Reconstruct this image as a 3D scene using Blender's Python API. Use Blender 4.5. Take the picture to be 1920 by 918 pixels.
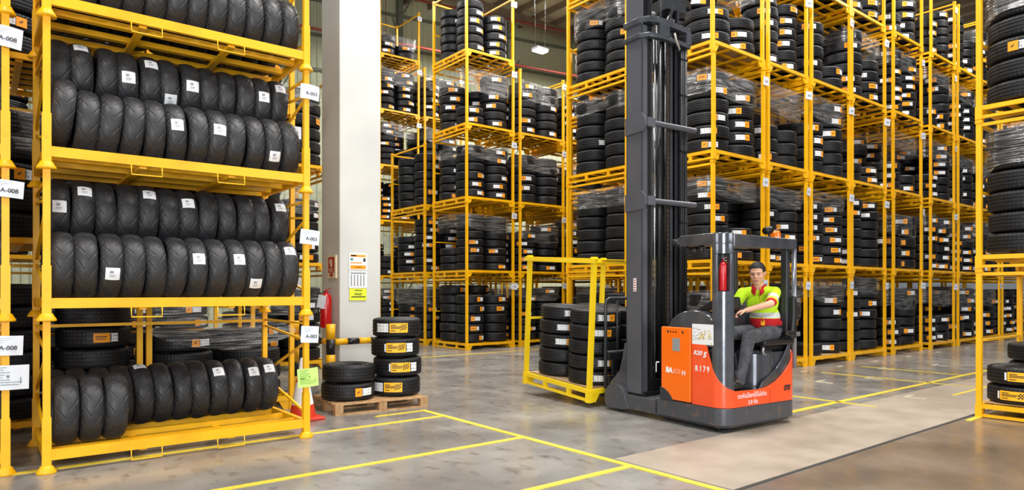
import bpy, math, random
import numpy as np
from mathutils import Vector, Matrix, Euler
for o in list(bpy.data.objects): bpy.data.objects.remove(o)
S = bpy.context.scene; C = S.collection; PI = math.pi; R_ = math.radians
rnd = random.Random(11)

# ------------------------------------------------------------------ camera, world, lights
cam = bpy.data.cameras.new('camera'); co = bpy.data.objects.new('camera', cam); C.objects.link(co)
co.location = (0, 0, 1.5); co.rotation_euler = (PI/2, 0, R_(-38.4))
cam.lens = 23.64; cam.sensor_width = 36; cam.shift_y = 87/1920; cam.clip_end = 200
S.camera = co
vs = S.view_settings; vs.view_transform = 'Standard'; vs.look = 'None'; vs.gamma = 1.0
vs.use_curve_mapping = False; vs.exposure = -0.12
W = bpy.data.worlds.new('daylight'); S.world = W; W.use_nodes = True
W.node_tree.nodes['Background'].inputs[0].default_value = (0.86, 0.93, 1.0, 1)
W.node_tree.nodes['Background'].inputs[1].default_value = 0.22
def area(name, loc, target, size, energy, color=(1, .985, .965), sy=None):
    l = bpy.data.lights.new(name, 'AREA'); l.energy = energy; l.color = color; l.size = size
    if sy: l.shape = 'RECTANGLE'; l.size_y = sy
    o = bpy.data.objects.new(name, l); C.objects.link(o); o.location = loc
    o.rotation_euler = (Vector(target)-Vector(loc)).to_track_quat('-Z', 'Y').to_euler(); return o
for x, y in ((-1, 2.5), (4.5, 5), (10, 4.9), (16, 4.9), (22, 4.9), (5.6, 11.5), (11, 12.3), (17, 12.3), (7, 18.5), (14, 20.5), (20, 19), (26, 17), (6, -1)):
    area('high_bay_and_fill', (x, y, 11.6), (x, y, 0), 1.0, 600)  # ceiling grid; lamps near the back wall are added to brighten it
area('added_soft_light', (-2.6, -5.6, 2.8), (6, 5, 1.4), 3.6, 1050, (.95, .98, 1.0), 5.2)  # added lamp behind the camera, tall and narrow for the pillar highlight
area('added_soft_light', (-7.0, 5.0, 4.0), (4, 8, 2.5), 4.0, 260, (.95, .98, 1.0), 3.5)  # added soft fill from the left for the left-facing sides
area('added_soft_light', (9.0, -8.0, 5.0), (9, 7, 2.5), 6.0, 600, (.95, .98, 1.0), 4.5)  # unseen area lamp added behind the camera

# ------------------------------------------------------------------ materials
def lin(c):
    return tuple((v/12.92 if v <= .04045 else ((v+.055)/1.055)**2.4) for v in (x/255 for x in c))
def mat(name, rgb, rough=.5, metal=0., spec=.5, noise=None, bump=None, emit=None, coat=0):
    m = bpy.data.materials.new(name); m.use_nodes = True; nt = m.node_tree; b = nt.nodes['Principled BSDF']
    c = lin(rgb); b.inputs['Base Color'].default_value = (*c, 1)
    b.inputs['Roughness'].default_value = rough; b.inputs['Metallic'].default_value = metal
    b.inputs['Specular IOR Level'].default_value = spec; b.inputs['Coat Weight'].default_value = coat
    if noise:                                            # (scale, second colour, low, high)
        sc, c2, lo, hi = noise
        tc = nt.nodes.new('ShaderNodeTexCoord'); n = nt.nodes.new('ShaderNodeTexNoise'); n.inputs['Scale'].default_value = sc
        n.inputs['Detail'].default_value = 6; nt.links.new(tc.outputs['Object'], n.inputs['Vector'])
        r = nt.nodes.new('ShaderNodeMapRange'); r.inputs[1].default_value = lo; r.inputs[2].default_value = hi
        nt.links.new(n.outputs[0], r.inputs[0])
        mx = nt.nodes.new('ShaderNodeMix'); mx.data_type = 'RGBA'
        mx.inputs[6].default_value = (*c, 1); mx.inputs[7].default_value = (*lin(c2), 1)
        nt.links.new(r.outputs[0], mx.inputs[0]); nt.links.new(mx.outputs[2], b.inputs['Base Color'])
    if bump:
        sc, st, dist = bump
        tc = nt.nodes.new('ShaderNodeTexCoord'); n = nt.nodes.new('ShaderNodeTexNoise'); n.inputs['Scale'].default_value = sc
        n.inputs['Detail'].default_value = 5; nt.links.new(tc.outputs['Object'], n.inputs['Vector'])
        bp = nt.nodes.new('ShaderNodeBump'); bp.inputs['Strength'].default_value = st; bp.inputs['Distance'].default_value = dist
        nt.links.new(n.outputs[0], bp.inputs['Height']); nt.links.new(bp.outputs[0], b.inputs['Normal'])
    if emit:
        b.inputs['Emission Color'].default_value = (*lin(rgb), 1); b.inputs['Emission Strength'].default_value = emit
    return m
YEL = mat('yellow_paint', (250, 186, 6), .42, noise=(3.0, (238, 166, 3), .45, .75))
YEL2 = mat('bright_yellow_paint', (255, 216, 26), .4)
GREYM = mat('truck_grey', (110, 113, 120), .15, metal=.6, noise=(5, (88, 91, 97), .4, .7))
DGREY = mat('dark_grey_steel', (58, 60, 64), .38, metal=.3)
BLACK = mat('black_plastic', (26, 26, 28), .42)
BLKST = mat('black_steel', (34, 35, 38), .35, metal=.4)
STEEL = mat('bright_steel', (170, 172, 176), .25, metal=.9)
ORANGE = mat('battery_orange', (255, 112, 0), .38, coat=.2)
REDOR = mat('red_orange_paint', (248, 88, 38), .35, coat=.3, noise=(2.5, (240, 80, 32), .4, .7))
WHITE = mat('white_paper', (236, 238, 240), .6)
PAPER = mat('card_paper', (225, 228, 235), .55, bump=(6, .3, .01))
INK = mat('black_ink', (35, 35, 38), .6)
GREYINK = mat('grey_ink', (150, 152, 158), .6)
LIME = mat('lime_paper', (205, 240, 130), .6)
LORANGE = mat('label_orange', (250, 160, 20), .5)
LYEL = mat('label_yellow', (255, 190, 30), .5)
NOTE = mat('yellow_note', (232, 240, 50), .6)
RED = mat('extinguisher_red', (196, 14, 20), .28, coat=.4)
SIGNRED = mat('sign_red', (180, 18, 22), .5)
CREAM = mat('sign_cream', (226, 210, 172), .55)
CONER = mat('cone_red', (214, 58, 30), .5)
WALLW = mat('column_white', (212, 212, 207), .7, noise=(1.5, (200, 200, 196), .35, .75))
WOOD = mat('pallet_wood', (196, 158, 112), .7, noise=(14, (158, 118, 78), .35, .7))
PLY = mat('plywood', (196, 166, 128), .7, noise=(7, (170, 138, 100), .35, .7))
HIVIS = mat('hivis_fabric', (196, 240, 30), .8, bump=(18, .35, .02))
REDFAB = mat('red_fabric', (190, 16, 26), .85)
SILVER = mat('reflective_tape', (205, 206, 204), .45)
TROU = mat('trouser_cloth', (84, 85, 90), .9, noise=(10, (62, 63, 68), .4, .65), bump=(14, .8, .03))
SKIN = mat('skin', (226, 172, 142), .5, noise=(8, (220, 164, 135), .4, .7))
LIPS = mat('lips', (186, 118, 104), .5)
HAIR = mat('black_hair', (22, 20, 20), .55, bump=(120, .8, .006))
AMBER = mat('amber_lens', (230, 110, 14), .2, coat=.5)
CEILM = mat('roof_sheet', (206, 192, 166), .7)
GREENM = mat('greenish_steel', (120, 128, 112), .6)
PIPER = mat('pipe_red', (140, 50, 34), .5)
LAMP = mat('lamp_glow', (240, 242, 255), .5, emit=14)
TAPE = mat('floor_tape', (226, 200, 62), .45, noise=(30, (196, 172, 66), .5, .75))
REDLINE = mat('tyre_red_line', (104, 42, 46), .6)

RUB = mat('tyre_rubber', (25, 25, 28), .48, spec=.4)
MRUB = mat('motorcycle_tyre_rubber', (48, 48, 50), .46, spec=.45, noise=(7, (34, 34, 36), .4, .7), bump=(60, .25, .004))
FILM = bpy.data.materials.new('stretch_film'); FILM.use_nodes = True
def _film():
    nt = FILM.node_tree; nt.nodes.remove(nt.nodes['Principled BSDF']); out = nt.nodes['Material Output']
    tr = nt.nodes.new('ShaderNodeBsdfTransparent'); gl = nt.nodes.new('ShaderNodeBsdfGlossy'); gl.inputs['Roughness'].default_value = .22
    gl.inputs['Color'].default_value = (.9, .9, .9, 1)
    df = nt.nodes.new('ShaderNodeBsdfDiffuse'); df.inputs['Color'].default_value = (.62, .62, .62, 1)
    mx = nt.nodes.new('ShaderNodeMixShader'); mx.inputs[0].default_value = .42
    nt.links.new(gl.outputs[0], mx.inputs[1]); nt.links.new(df.outputs[0], mx.inputs[2])
    tc = nt.nodes.new('ShaderNodeTexCoord'); mp = nt.nodes.new('ShaderNodeMapping'); mp.inputs['Scale'].default_value = (1.1, 1.1, 26)
    mp.inputs['Rotation'].default_value = (.06, .05, 0)
    n = nt.nodes.new('ShaderNodeTexNoise'); n.inputs['Scale'].default_value = 2.2; n.inputs['Detail'].default_value = 4
    nt.links.new(tc.outputs['Object'], mp.inputs[0]); nt.links.new(mp.outputs[0], n.inputs['Vector'])
    r = nt.nodes.new('ShaderNodeMapRange'); r.inputs[1].default_value = .46; r.inputs[2].default_value = .74
    r.inputs[3].default_value = .05; r.inputs[4].default_value = .50; nt.links.new(n.outputs[0], r.inputs[0])
    bp = nt.nodes.new('ShaderNodeBump'); bp.inputs['Strength'].default_value = .8; bp.inputs['Distance'].default_value = .02
    nt.links.new(n.outputs[0], bp.inputs['Height']); nt.links.new(bp.outputs[0], gl.inputs['Normal'])
    m2 = nt.nodes.new('ShaderNodeMixShader'); nt.links.new(r.outputs[0], m2.inputs[0])
    nt.links.new(tr.outputs[0], m2.inputs[1]); nt.links.new(mx.outputs[0], m2.inputs[2]); nt.links.new(m2.outputs[0], out.inputs[0])
_film()

def floor_mat():
    m = bpy.data.materials.new('polished_concrete'); m.use_nodes = True; nt = m.node_tree; b = nt.nodes['Principled BSDF']
    tc = nt.nodes.new('ShaderNodeTexCoord'); L = nt.links.new
    def noise(sc, det, stretch=(1, 1, 1)):
        mp = nt.nodes.new('ShaderNodeMapping'); mp.inputs['Scale'].default_value = stretch; L(tc.outputs['Object'], mp.inputs[0])
        n = nt.nodes.new('ShaderNodeTexNoise'); n.inputs['Scale'].default_value = sc; n.inputs['Detail'].default_value = det
        L(mp.outputs[0], n.inputs['Vector']); return n.outputs[0]
    def ramp(src, lo, hi, c1, c2):
        r = nt.nodes.new('ShaderNodeMapRange'); r.inputs[1].default_value = lo; r.inputs[2].default_value = hi; L(src, r.inputs[0])
        x = nt.nodes.new('ShaderNodeMix'); x.data_type = 'RGBA'; L(r.outputs[0], x.inputs[0])
        for i, c in ((6, c1), (7, c2)):
            if isinstance(c, tuple): x.inputs[i].default_value = (*lin(c), 1)
            else: L(c, x.inputs[i])
        return x.outputs[2]
    a = ramp(noise(.9, 9), .38, .66, (119, 117, 114), (151, 148, 142))
    v = ramp(noise(7, 8, (1, .6, 1)), .55, .72, a, (104, 100, 95))
    brown = ramp(noise(1.3, 8), .35, .7, (104, 92, 81), (132, 117, 103))
    sp = nt.nodes.new('ShaderNodeSeparateXYZ'); L(tc.outputs['Object'], sp.inputs[0])
    lt = nt.nodes.new('ShaderNodeMath'); lt.operation = 'LESS_THAN'; lt.inputs[1].default_value = 2.9; L(sp.outputs[1], lt.inputs[0])
    gx = nt.nodes.new('ShaderNodeMath'); gx.operation = 'GREATER_THAN'; gx.inputs[1].default_value = 4.45; L(sp.outputs[0], gx.inputs[0])
    ml = nt.nodes.new('ShaderNodeMath'); ml.operation = 'MULTIPLY'; L(lt.outputs[0], ml.inputs[0]); L(gx.outputs[0], ml.inputs[1])
    x = nt.nodes.new('ShaderNodeMix'); x.data_type = 'RGBA'; L(ml.outputs[0], x.inputs[0]); L(v, x.inputs[6]); L(brown, x.inputs[7])
    L(x.outputs[2], b.inputs['Base Color'])
    rr = nt.nodes.new('ShaderNodeMapRange'); rr.inputs[1].default_value = .35; rr.inputs[2].default_value = .7
    rr.inputs[3].default_value = .16; rr.inputs[4].default_value = .36; L(noise(2.2, 6), rr.inputs[0]); L(rr.outputs[0], b.inputs['Roughness'])
    bp = nt.nodes.new('ShaderNodeBump'); bp.inputs['Strength'].default_value = .12; bp.inputs['Distance'].default_value = .01
    L(noise(10, 4), bp.inputs['Height']); L(bp.outputs[0], b.inputs['Normal']); b.inputs['Specular IOR Level'].default_value = .6
    return m
FLOOR = floor_mat()
BEIGE = mat('light_screed', (166, 154, 139), .45, noise=(2.2, (146, 134, 119), .4, .7))
JOINT = mat('joint_filler', (52, 48, 44), .8)

# ------------------------------------------------------------------ mesh helpers
class MB:
    def __init__(s): s.v = []; s.f = []; s.m = []; s.sm = []; s.uv = None
    def add(s, vs, fs, mi=0, smooth=False):
        b = len(s.v); s.v += [tuple(v) for v in vs]
        for f in fs: s.f.append([i+b for i in f]); s.m.append(mi); s.sm.append(smooth)
        return s
    def box(s, x0, x1, y0, y1, z0, z1, mi=0, M=None):
        v = [Vector((x, y, z)) for z in (z0, z1) for x, y in ((x0, y0), (x1, y0), (x1, y1), (x0, y1))]
        if M is not None: v = [M @ p for p in v]
        return s.add(v, [(3, 2, 1, 0), (4, 5, 6, 7), (0, 1, 5, 4), (1, 2, 6, 5), (2, 3, 7, 6), (3, 0, 4, 7)], mi)
    def bar(s, p, q, w, h=None, mi=0, up=(0, 0, 1)):
        h = h or w; p = Vector(p); q = Vector(q); d = (q-p).normalized(); u = Vector(up)
        if abs(d.dot(u)) > .98: u = Vector((1, 0, 0))
        r = d.cross(u).normalized(); u = r.cross(d)
        v = [b + r*sx*w/2 + u*sy*h/2 for b in (p, q) for sx, sy in ((-1, -1), (1, -1), (1, 1), (-1, 1))]
        return s.add(v, [(0, 1, 2, 3), (7, 6, 5, 4), (4, 5, 1, 0), (5, 6, 2, 1), (6, 7, 3, 2), (7, 4, 0, 3)], mi)
    def tube(s, pts, r, n=10, mi=0, cap=True):
        pts = [Vector(p) for p in pts]; rs = r if isinstance(r, (list, tuple)) else [r]*len(pts); vs = []; fs = []
        ref = Vector((0, 0, 1)); d0 = (pts[1]-pts[0]).normalized()
        if abs(d0.dot(ref)) > .95: ref = Vector((1, 0, 0))
        x = d0.cross(ref).normalized(); dp = d0
        for i, p in enumerate(pts):
            a = pts[max(i-1, 0)]; b = pts[min(i+1, len(pts)-1)]; d = (b-a).normalized()
            x = dp.rotation_difference(d) @ x; dp = d
            x = (x-d*x.dot(d)).normalized(); y = x.cross(d)
            for k in range(n): t = 2*PI*k/n; vs.append(p + (x*math.cos(t) + y*math.sin(t))*rs[i])
        for i in range(len(pts)-1):
            for k in range(n): a = i*n+k; b = i*n+(k+1) % n; fs.append((a, b, b+n, a+n))
        if cap: fs.append(tuple(range(n-1, -1, -1))); fs.append(tuple(range((len(pts)-1)*n, len(pts)*n)))
        return s.add(vs, fs, mi, True)
    def lathe(s, prof, n=24, mi=0, o=(0, 0, 0), M=None, mis=None, smooth=True, closed=False):
        o = Vector(o); vs = []
        for r, z in prof:
            for k in range(n): t = 2*PI*k/n; p = Vector((r*math.cos(t), r*math.sin(t), z)); vs.append((M @ p if M is not None else p)+o)
        P = len(prof)
        for i in range(P if closed else P-1):
            j = (i+1) % P
            s.add([], [], 0)
            b = len(s.v)
        base = len(s.v); s.v += [tuple(v) for v in vs]
        for i in range(P if closed else P-1):
            j = (i+1) % P
            for k in range(n):
                k2 = (k+1) % n
                s.f.append([base+i*n+k, base+i*n+k2, base+j*n+k2, base+j*n+k]); s.m.append(mis[i] if mis else mi); s.sm.append(smooth)
        return s
    def prism(s, poly, a0, a1, axis=0, mi=0):            # poly in the two other axes, extruded along axis
        def P(a, q):
            if axis == 0: return (a, q[0], q[1])
            if axis == 1: return (q[0], a, q[1])
            return (q[0], q[1], a)
        n = len(poly); vs = [P(a0, q) for q in poly]+[P(a1, q) for q in poly]
        fs = [tuple(range(n)), tuple(range(2*n-1, n-1, -1))]+[((i+1) % n, i, i+n, (i+1) % n+n) for i in range(n)]
        return s.add(vs, fs, mi)
    def ball(s, c, r, mi=0, n=14, M=None):
        r = r if isinstance(r, (tuple, list)) else (r, r, r); c = Vector(c); vs = []; fs = []; h = n//2
        for i in range(h+1):
            a = PI*i/h
            for k in range(n):
                t = 2*PI*k/n; p = Vector((r[0]*math.sin(a)*math.cos(t), r[1]*math.sin(a)*math.sin(t), r[2]*math.cos(a)))
                vs.append((M @ p if M is not None else p)+c)
        for i in range(h):
            for k in range(n): a = i*n+k; b = i*n+(k+1) % n; fs.append((a, a+n, b+n, b))
        return s.add(vs, fs, mi, True)
    def mesh(s, name, mats):
        me = bpy.data.meshes.new(name); me.from_pydata(s.v, [], s.f); me.polygons.foreach_set('material_index', s.m)
        me.polygons.foreach_set('use_smooth', s.sm)
        for m in (mats if isinstance(mats, (list, tuple)) else [mats]): me.materials.append(m)
        me.update(); return me
    def build(s, name, mats, parent=None, loc=None, rot=None, recalc=False):
        o = bpy.data.objects.new(name, s.mesh(name, mats)); C.objects.link(o)
        if recalc: fixn(o.data)
        if parent: o.parent = parent
        if loc: o.location = loc
        if rot: o.rotation_euler = rot
        return o
def fixn(me):
    import bmesh
    b = bmesh.new(); b.from_mesh(me); bmesh.ops.recalc_face_normals(b, faces=b.faces[:]); b.to_mesh(me); b.free()
def bevel(o, w=.01, seg=2):
    md = o.modifiers.new('bevel', 'BEVEL'); md.width = w; md.segments = seg; md.limit_method = 'ANGLE'; md.angle_limit = R_(35)
    o.data.polygons.foreach_set('use_smooth', [True]*len(o.data.polygons))
    md2 = o.modifiers.new('wn', 'WEIGHTED_NORMAL'); md2.keep_sharp = True; return o
def smooth(o): o.data.polygons.foreach_set('use_smooth', [True]*len(o.data.polygons)); return o
def tag(o, label, cat, group=None, kind=None):
    o['label'] = label; o['category'] = cat
    if group: o['group'] = group
    if kind: o['kind'] = kind
    return o
def struct(o): o['kind'] = 'structure'; return o
def empty(name, loc=(0, 0, 0), rot=(0, 0, 0)):
    o = bpy.data.objects.new(name, None); C.objects.link(o); o.location = loc; o.rotation_euler = rot; o.empty_display_size = .1; return o
def inst(name, me, parent=None, loc=(0, 0, 0), rot=(0, 0, 0), scale=None):
    o = bpy.data.objects.new(name, me); C.objects.link(o); o.parent = parent; o.location = loc; o.rotation_euler = rot
    if scale: o.scale = scale
    return o
def baked(o):                                            # the object's evaluated shape as its own mesh
    dg = bpy.context.evaluated_depsgraph_get(); dg.update()
    me = bpy.data.meshes.new_from_object(o.evaluated_get(dg), depsgraph=dg); o.modifiers.clear(); o.data = me; return o
def text_mesh(s, size, m, extr=.0012, shear=0, bold=0, sx=1):
    cu = bpy.data.curves.new('lettering', 'FONT'); cu.body = s; cu.size = size; cu.extrude = extr; cu.align_x = 'CENTER'; cu.align_y = 'CENTER'
    cu.shear = shear; cu.offset = bold; cu.resolution_u = 3
    t = bpy.data.objects.new('lettering', cu); C.objects.link(t); dg = bpy.context.evaluated_depsgraph_get()
    me = bpy.data.meshes.new_from_object(t.evaluated_get(dg), depsgraph=dg); C.objects.unlink(t); bpy.data.objects.remove(t)
    me.materials.clear(); me.materials.append(m)
    if sx != 1: me.transform(Matrix.Diagonal((sx, 1, 1, 1)))
    return me
def frame(right, up, origin):
    r = Vector(right).normalized(); u = Vector(up).normalized(); n = r.cross(u)
    return Matrix(((r.x, u.x, n.x, origin[0]), (r.y, u.y, n.y, origin[1]), (r.z, u.z, n.z, origin[2]), (0, 0, 0, 1)))
def text(s, size, m, parent, origin, right, up, name='lettering', **k):
    o = inst(name, text_mesh(s, size, m, **k), parent); o.matrix_local = frame(right, up, origin); return o

# ------------------------------------------------------------------ setting
fb = MB(); fb.add([(-14, -12, 0), (46, -12, 0), (46, 40, 0), (-14, 40, 0)], [(0, 1, 2, 3)])
struct(fb.build('floor', FLOOR))
struct(MB().box(4.46, 40, 2.94, 4.15, -.01, .004).build('trim_1', BEIGE))
struct(MB().box(4.46, 40, 2.905, 2.94, -.01, .0045).build('trim_2', JOINT))
def stripe(label, *rects):
    m = MB()
    for x0, x1, y0, y1 in rects: m.box(x0, x1, y0, y1, -.004, .0055)
    return tag(m.build('floor_line', TAPE), label, 'floor marking', 'yellow floor lines')
stripe('long yellow floor line running from pallet towards bottom of photo', (4.355, 4.425, 1.0, 7.36))
stripe('yellow floor line passing under the left motorcycle tyre rack', (-4, 4.355, 6.83, 6.90))
stripe('yellow floor line across middle of the empty left floor', (-2, 4.355, 5.315, 5.385))
stripe('yellow floor line branching off nearest the bottom edge', (1.2, 4.355, 3.86, 3.93))
stripe('short yellow corner line in front of the wooden pallet', (3.72, 4.355, 7.30, 7.36))
stripe('long yellow line in the aisle behind the reach truck', (7.6, 15.5, 4.36, 4.44))
stripe('short yellow line crossing the aisle line beside the truck', (9.10, 9.16, 3.9, 6.1))
stripe('yellow line corner far along the right aisle', (11.0, 16, 3.62, 3.68), (12.2, 12.26, 3.68, 6.2), (13.8, 13.86, 4.44, 6.2))
stripe('faint yellow line before the centre tower of racks', (6.2, 11.5, 13.2, 13.26))
stripe('yellow line at foot of near right rack post', (9.0, 9.35, 2.80, 2.86), (9.5, 12, 2.6, 2.66))
dm = MB(); rr = random.Random(5)
for x in (10.6, 12.2, 13.6, 15.2, 16.9, 18.6, 20.6): dm.box(x-.18, x+.02, 6.45, 6.5, -.004, .006)
for x, y in ((11.2, 5.6), (12.3, 5.3), (14, 5.8), (10.6, 4.0), (15.5, 5.4)): dm.box(x-.3, x, y, y+.035, -.004, .006); dm.box(x-.3, x-.26, y-.25, y, -.004, .006)
tag(dm.build('floor_mark', mat('worn_white_paint', (206, 200, 170), .5)), 'small worn pale bay corner marks on floor along the right aisle', 'floor marking', None, 'stuff')

cm = MB()
cm.box(4.10, 4.76, 9.2, 9.86, 0, 13.6)
col = bevel(cm.build('wall_column', WALLW), .02); struct(col)
# back wall of ribbed sheet, turned a little against the rack grid, roof with ribs
def WP(t, z, off=0): a = R_(-11); return (14 + t*math.cos(a) - off*math.sin(a), 25.5 + t*math.sin(a) + off*math.cos(a), z)
wb = MB(); n = 0; t = -26
prof = [(0, 0), (.10, 0), (.13, .05), (.22, .05), (.25, 0)]
pts = []
while t < 34:
    for a, b in prof[:-1]: pts.append((t+a, -b))
    t += .25
vs_ = []; fs_ = []
for a, b in pts: vs_ += [WP(a, 0, b), WP(a, 14.2, b)]
for i in range(len(pts)-1): fs_.append((2*i, 2*i+2, 2*i+3, 2*i+1))
wb.add(vs_, fs_); struct(wb.build('wall_back', mat('ribbed_wall_sheet', (205, 210, 180), .6)))
tm = MB()
for z in (10.4, 11.8, 13.2): tm.bar(WP(-26, z, -.12), WP(34, z, -.12), .12, .1)
for t in range(-25, 34, 5):
    tm.bar(WP(t, 0, -.25), WP(t, 14, -.25), .22)
    for z in range(0, 14): tm.bar(WP(t, z, -.25), WP(t+.5*(1 if z % 2 else -1), z+1, -.7), .05)
struct(tm.build('trim_3', GREENM))
cb = MB(); cb.box(-14, 46, -10, 34, 14.0, 14.1); struct(cb.build('ceiling', CEILM))
pm = MB()
for i in range(46): x = -10 + i*1.1; pm.box(x, x+.09, -8, 33, 13.75, 14.0)
for y in (2, 9, 16, 23): pm.box(-14, 46, y, y+.2, 13.3, 13.75)
struct(pm.build('trim_4', mat('roof_purlin', (132, 116, 98), .6)))
for i, (p, q, r) in enumerate((((4, 19, 12.6), (34, 17, 12.6), .05), ((2, 24.6, 10.9), (34, 18.8, 10.9), .05), ((9, 24, 13.0), (30, 20, 13.0), .04))):
    m = MB(); m.tube([p, q], r)
    for k in range(8):
        c = Vector(p).lerp(Vector(q), (k+.5)/8); m.tube([c, c+Vector((0, 0, 13.75-c.z))], .012, 6); m.ball(c, r*1.4)
    tag(m.build('sprinkler_pipe', PIPER), ('red sprinkler pipe hanging below roof, nearest one', 'red pipe running low along the ribbed back wall', 'red pipe tight under roof ribs near the back wall')[i], 'pipe', 'red pipes under the roof')
# pendant high bay lamp
lp = empty('pendant_lamp', (14.39, 16.67, 9.35)); tag(lp, 'glowing white rectangular high bay lamp hanging on two cables', 'lamp')
bevel(MB().box(-.24, .24, -.16, .16, .03, .10).build('lamp_housing', mat('lamp_housing', (170, 172, 178), .4), lp))
MB().box(-.22, .22, -.14, .14, -.01, .03).build('diffuser', LAMP, lp)
for s in (-1, 1): MB().tube([(s*.2, 0, .1), (s*.28, 0, 4.4)], .008, 6).build('cable', STEEL, lp)
l = bpy.data.lights.new('pendant_glow', 'POINT'); l.energy = 220; l.shadow_soft_size = .2
lo = bpy.data.objects.new('pendant_glow', l); C.objects.link(lo); lo.parent = lp; lo.location = (0, 0, -.15)

# ------------------------------------------------------------------ car tyres
TR0, TW0 = .36, .225
def tyre_profile():
    R, w = TR0, TW0/2
    p = [(.205, -w*.62), (.222, -w*.80), (.235, -w*.80), (.262, -w*.94), (.290, -w*.985), (.318, -w*.93), (.336, -w*.88), (.346, -w*.83), (.3535, -w*.74)]
    gs = [-.52, -.18, .18, .52]; z = -w*.70
    for g in gs:
        p += [(R-.002*abs(g)-.001, w*(g-.055)), (R-.010, w*(g-.035)), (R-.010, w*(g+.035)), (R-.002*abs(g)-.001, w*(g+.055))]
    p += [(r, -zz) for r, zz in reversed(p[:9])]
    p += [(.212, w*.5), (.30, w*.55), (.325, 0), (.30, -w*.55), (.212, -w*.5)]
    return p
def tyre_mesh(n=168, red=False):                          # lathe with cross cuts in the shoulders and ribs
    p = tyre_profile(); P = len(p); w = TW0/2; vs = []; fs = []; mi = []
    for i, (r, z) in enumerate(p):
        v = z/w; cut = .0035 if (r > .334 and (.56 < abs(v) < .92)) else (.0022 if (r > .355 and .2 < abs(v) < .5) else 0)
        for k in range(n):
            a = 2*PI*k/n; q = r-(cut if k % 3 == 0 else 0); vs.append((q*math.cos(a), q*math.sin(a), z))
    for i in range(P):
        j = (i+1) % P; r = p[i][0]
        for k in range(n): k2 = (k+1) % n; fs.append((i*n+k, i*n+k2, j*n+k2, j*n+k)); mi.append(1 if (red and r > .2 and abs((p[i][1]+p[j][1])/2/w-.72) < .045 and p[i][0] > .33) else 0)
    me = bpy.data.meshes.new('car_tyre'); me.from_pydata(vs, [], fs); me.materials.append(RUB); me.materials.append(REDLINE)
    me.polygons.foreach_set('material_index', mi); me.polygons.foreach_set('use_smooth', [not (r1 > .345) for r1 in [p[i][0] for i in range(P) for k in range(n)]]); me.update(); fixn(me); return me
TYRE = tyre_mesh(); TYRED = tyre_mesh(red=True)
def patch(m, a0, a1, z0, z1, mi, off=.0016, seg=5, R=TR0):
    vs = []; fs = []
    for i in range(seg+1):
        a = a0+(a1-a0)*i/seg; r = R+off
        for z in (z0, z1): vs.append((r*math.cos(a), r*math.sin(a), z))
    for i in range(seg): fs.append((2*i, 2*i+2, 2*i+3, 2*i+1))
    m.add(vs, fs, mi, True)
LMATS = [LORANGE, WHITE, INK, GREYINK, LYEL]
def white_part(m, a0, a1, h, r):
    patch(m, a0, a1, -h/2, h/2, 1)
    for i in range(4):
        for z in (-.22, .2):
            a = a0+(a1-a0)*(i+.5)/4+r.uniform(-.01, .01); patch(m, a-.012, a+.012, z*h-.008, z*h+.01, 3 if r.random() < .5 else 2, .0022, 1)
    patch(m, a0+.004, a0+.022, -h*.38, h*.38, 2, .0022, 1)
def label_meshes():
    out = []
    for v in range(5):
        m = MB(); r = random.Random(v)
        def orange(a0, a1, h, mi=0):
            patch(m, a0, a1, -h/2, h/2, mi); c = (a0+a1)/2
            patch(m, c-.045, c+.01, -.006, .006, 2, .0022, 1); patch(m, c+.005, c+.03, .002, .017, 2, .0022, 1); patch(m, c-.05, c-.03, -.016, -.004, 2, .0022, 1); patch(m, c-.008, c+.008, -.015, -.004, 2, .0022, 1); patch(m, c+.03, c+.045, .012, .016, 2, .0022, 1)
        if v == 0: orange(-.40, -.14, .105); white_part(m, -.13, .34, .09, r)
        if v == 1: white_part(m, -.40, .07, .09, r); orange(.08, .34, .105)
        if v == 2:                                      # long yellow label with chequered flag and lettering, small white one
            for (b0, b1, k) in ((-.45, .35, 1), ):
                patch(m, b0, b1, -.055, .055, 4)
                for z, e in ((.03, .2), (.012, .42), (-.004, .40), (-.032, .18)): patch(m, b0+.05, b0+.05+e, z-.005, z+.004, 2, .0022, 3)
                for i in range(6):
                    for j in range(4):
                        if (i+j) % 2 == 0: a = b1-.32+i*.045; z = -.03+j*.016+i*.002; patch(m, a, a+.045, z, z+.016, 2, .0022, 1)
            white_part(m, .37, .68, .10, r)
            patch(m, -.53, -.47, -.045, .045, 1)
        if v == 3:
            white_part(m, -.75, -.18, .10, r); b0, b1 = -.13, .62
            patch(m, b0, b1, -.055, .055, 4)
            for z, e in ((.03, .2), (.012, .40), (-.004, .38), (-.032, .18)): patch(m, b0+.05, b0+.05+e, z-.005, z+.004, 2, .0022, 3)
            for i in range(6):
                for j in range(4):
                    if (i+j) % 2 == 0: a = b1-.32+i*.045; z = -.03+j*.016+i*.002; patch(m, a, a+.045, z, z+.016, 2, .0022, 1)
        if v == 4: patch(m, -.34, .10, -.05, .05, 0); patch(m, -.28, .02, .006, .016, 2, .0022, 3); patch(m, -.28, -.02, -.016, -.008, 2, .0022, 3); white_part(m, .12, .34, .09, r)
        out.append(m.mesh('tread_label', LMATS))
    return out
LAB = label_meshes()
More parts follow.
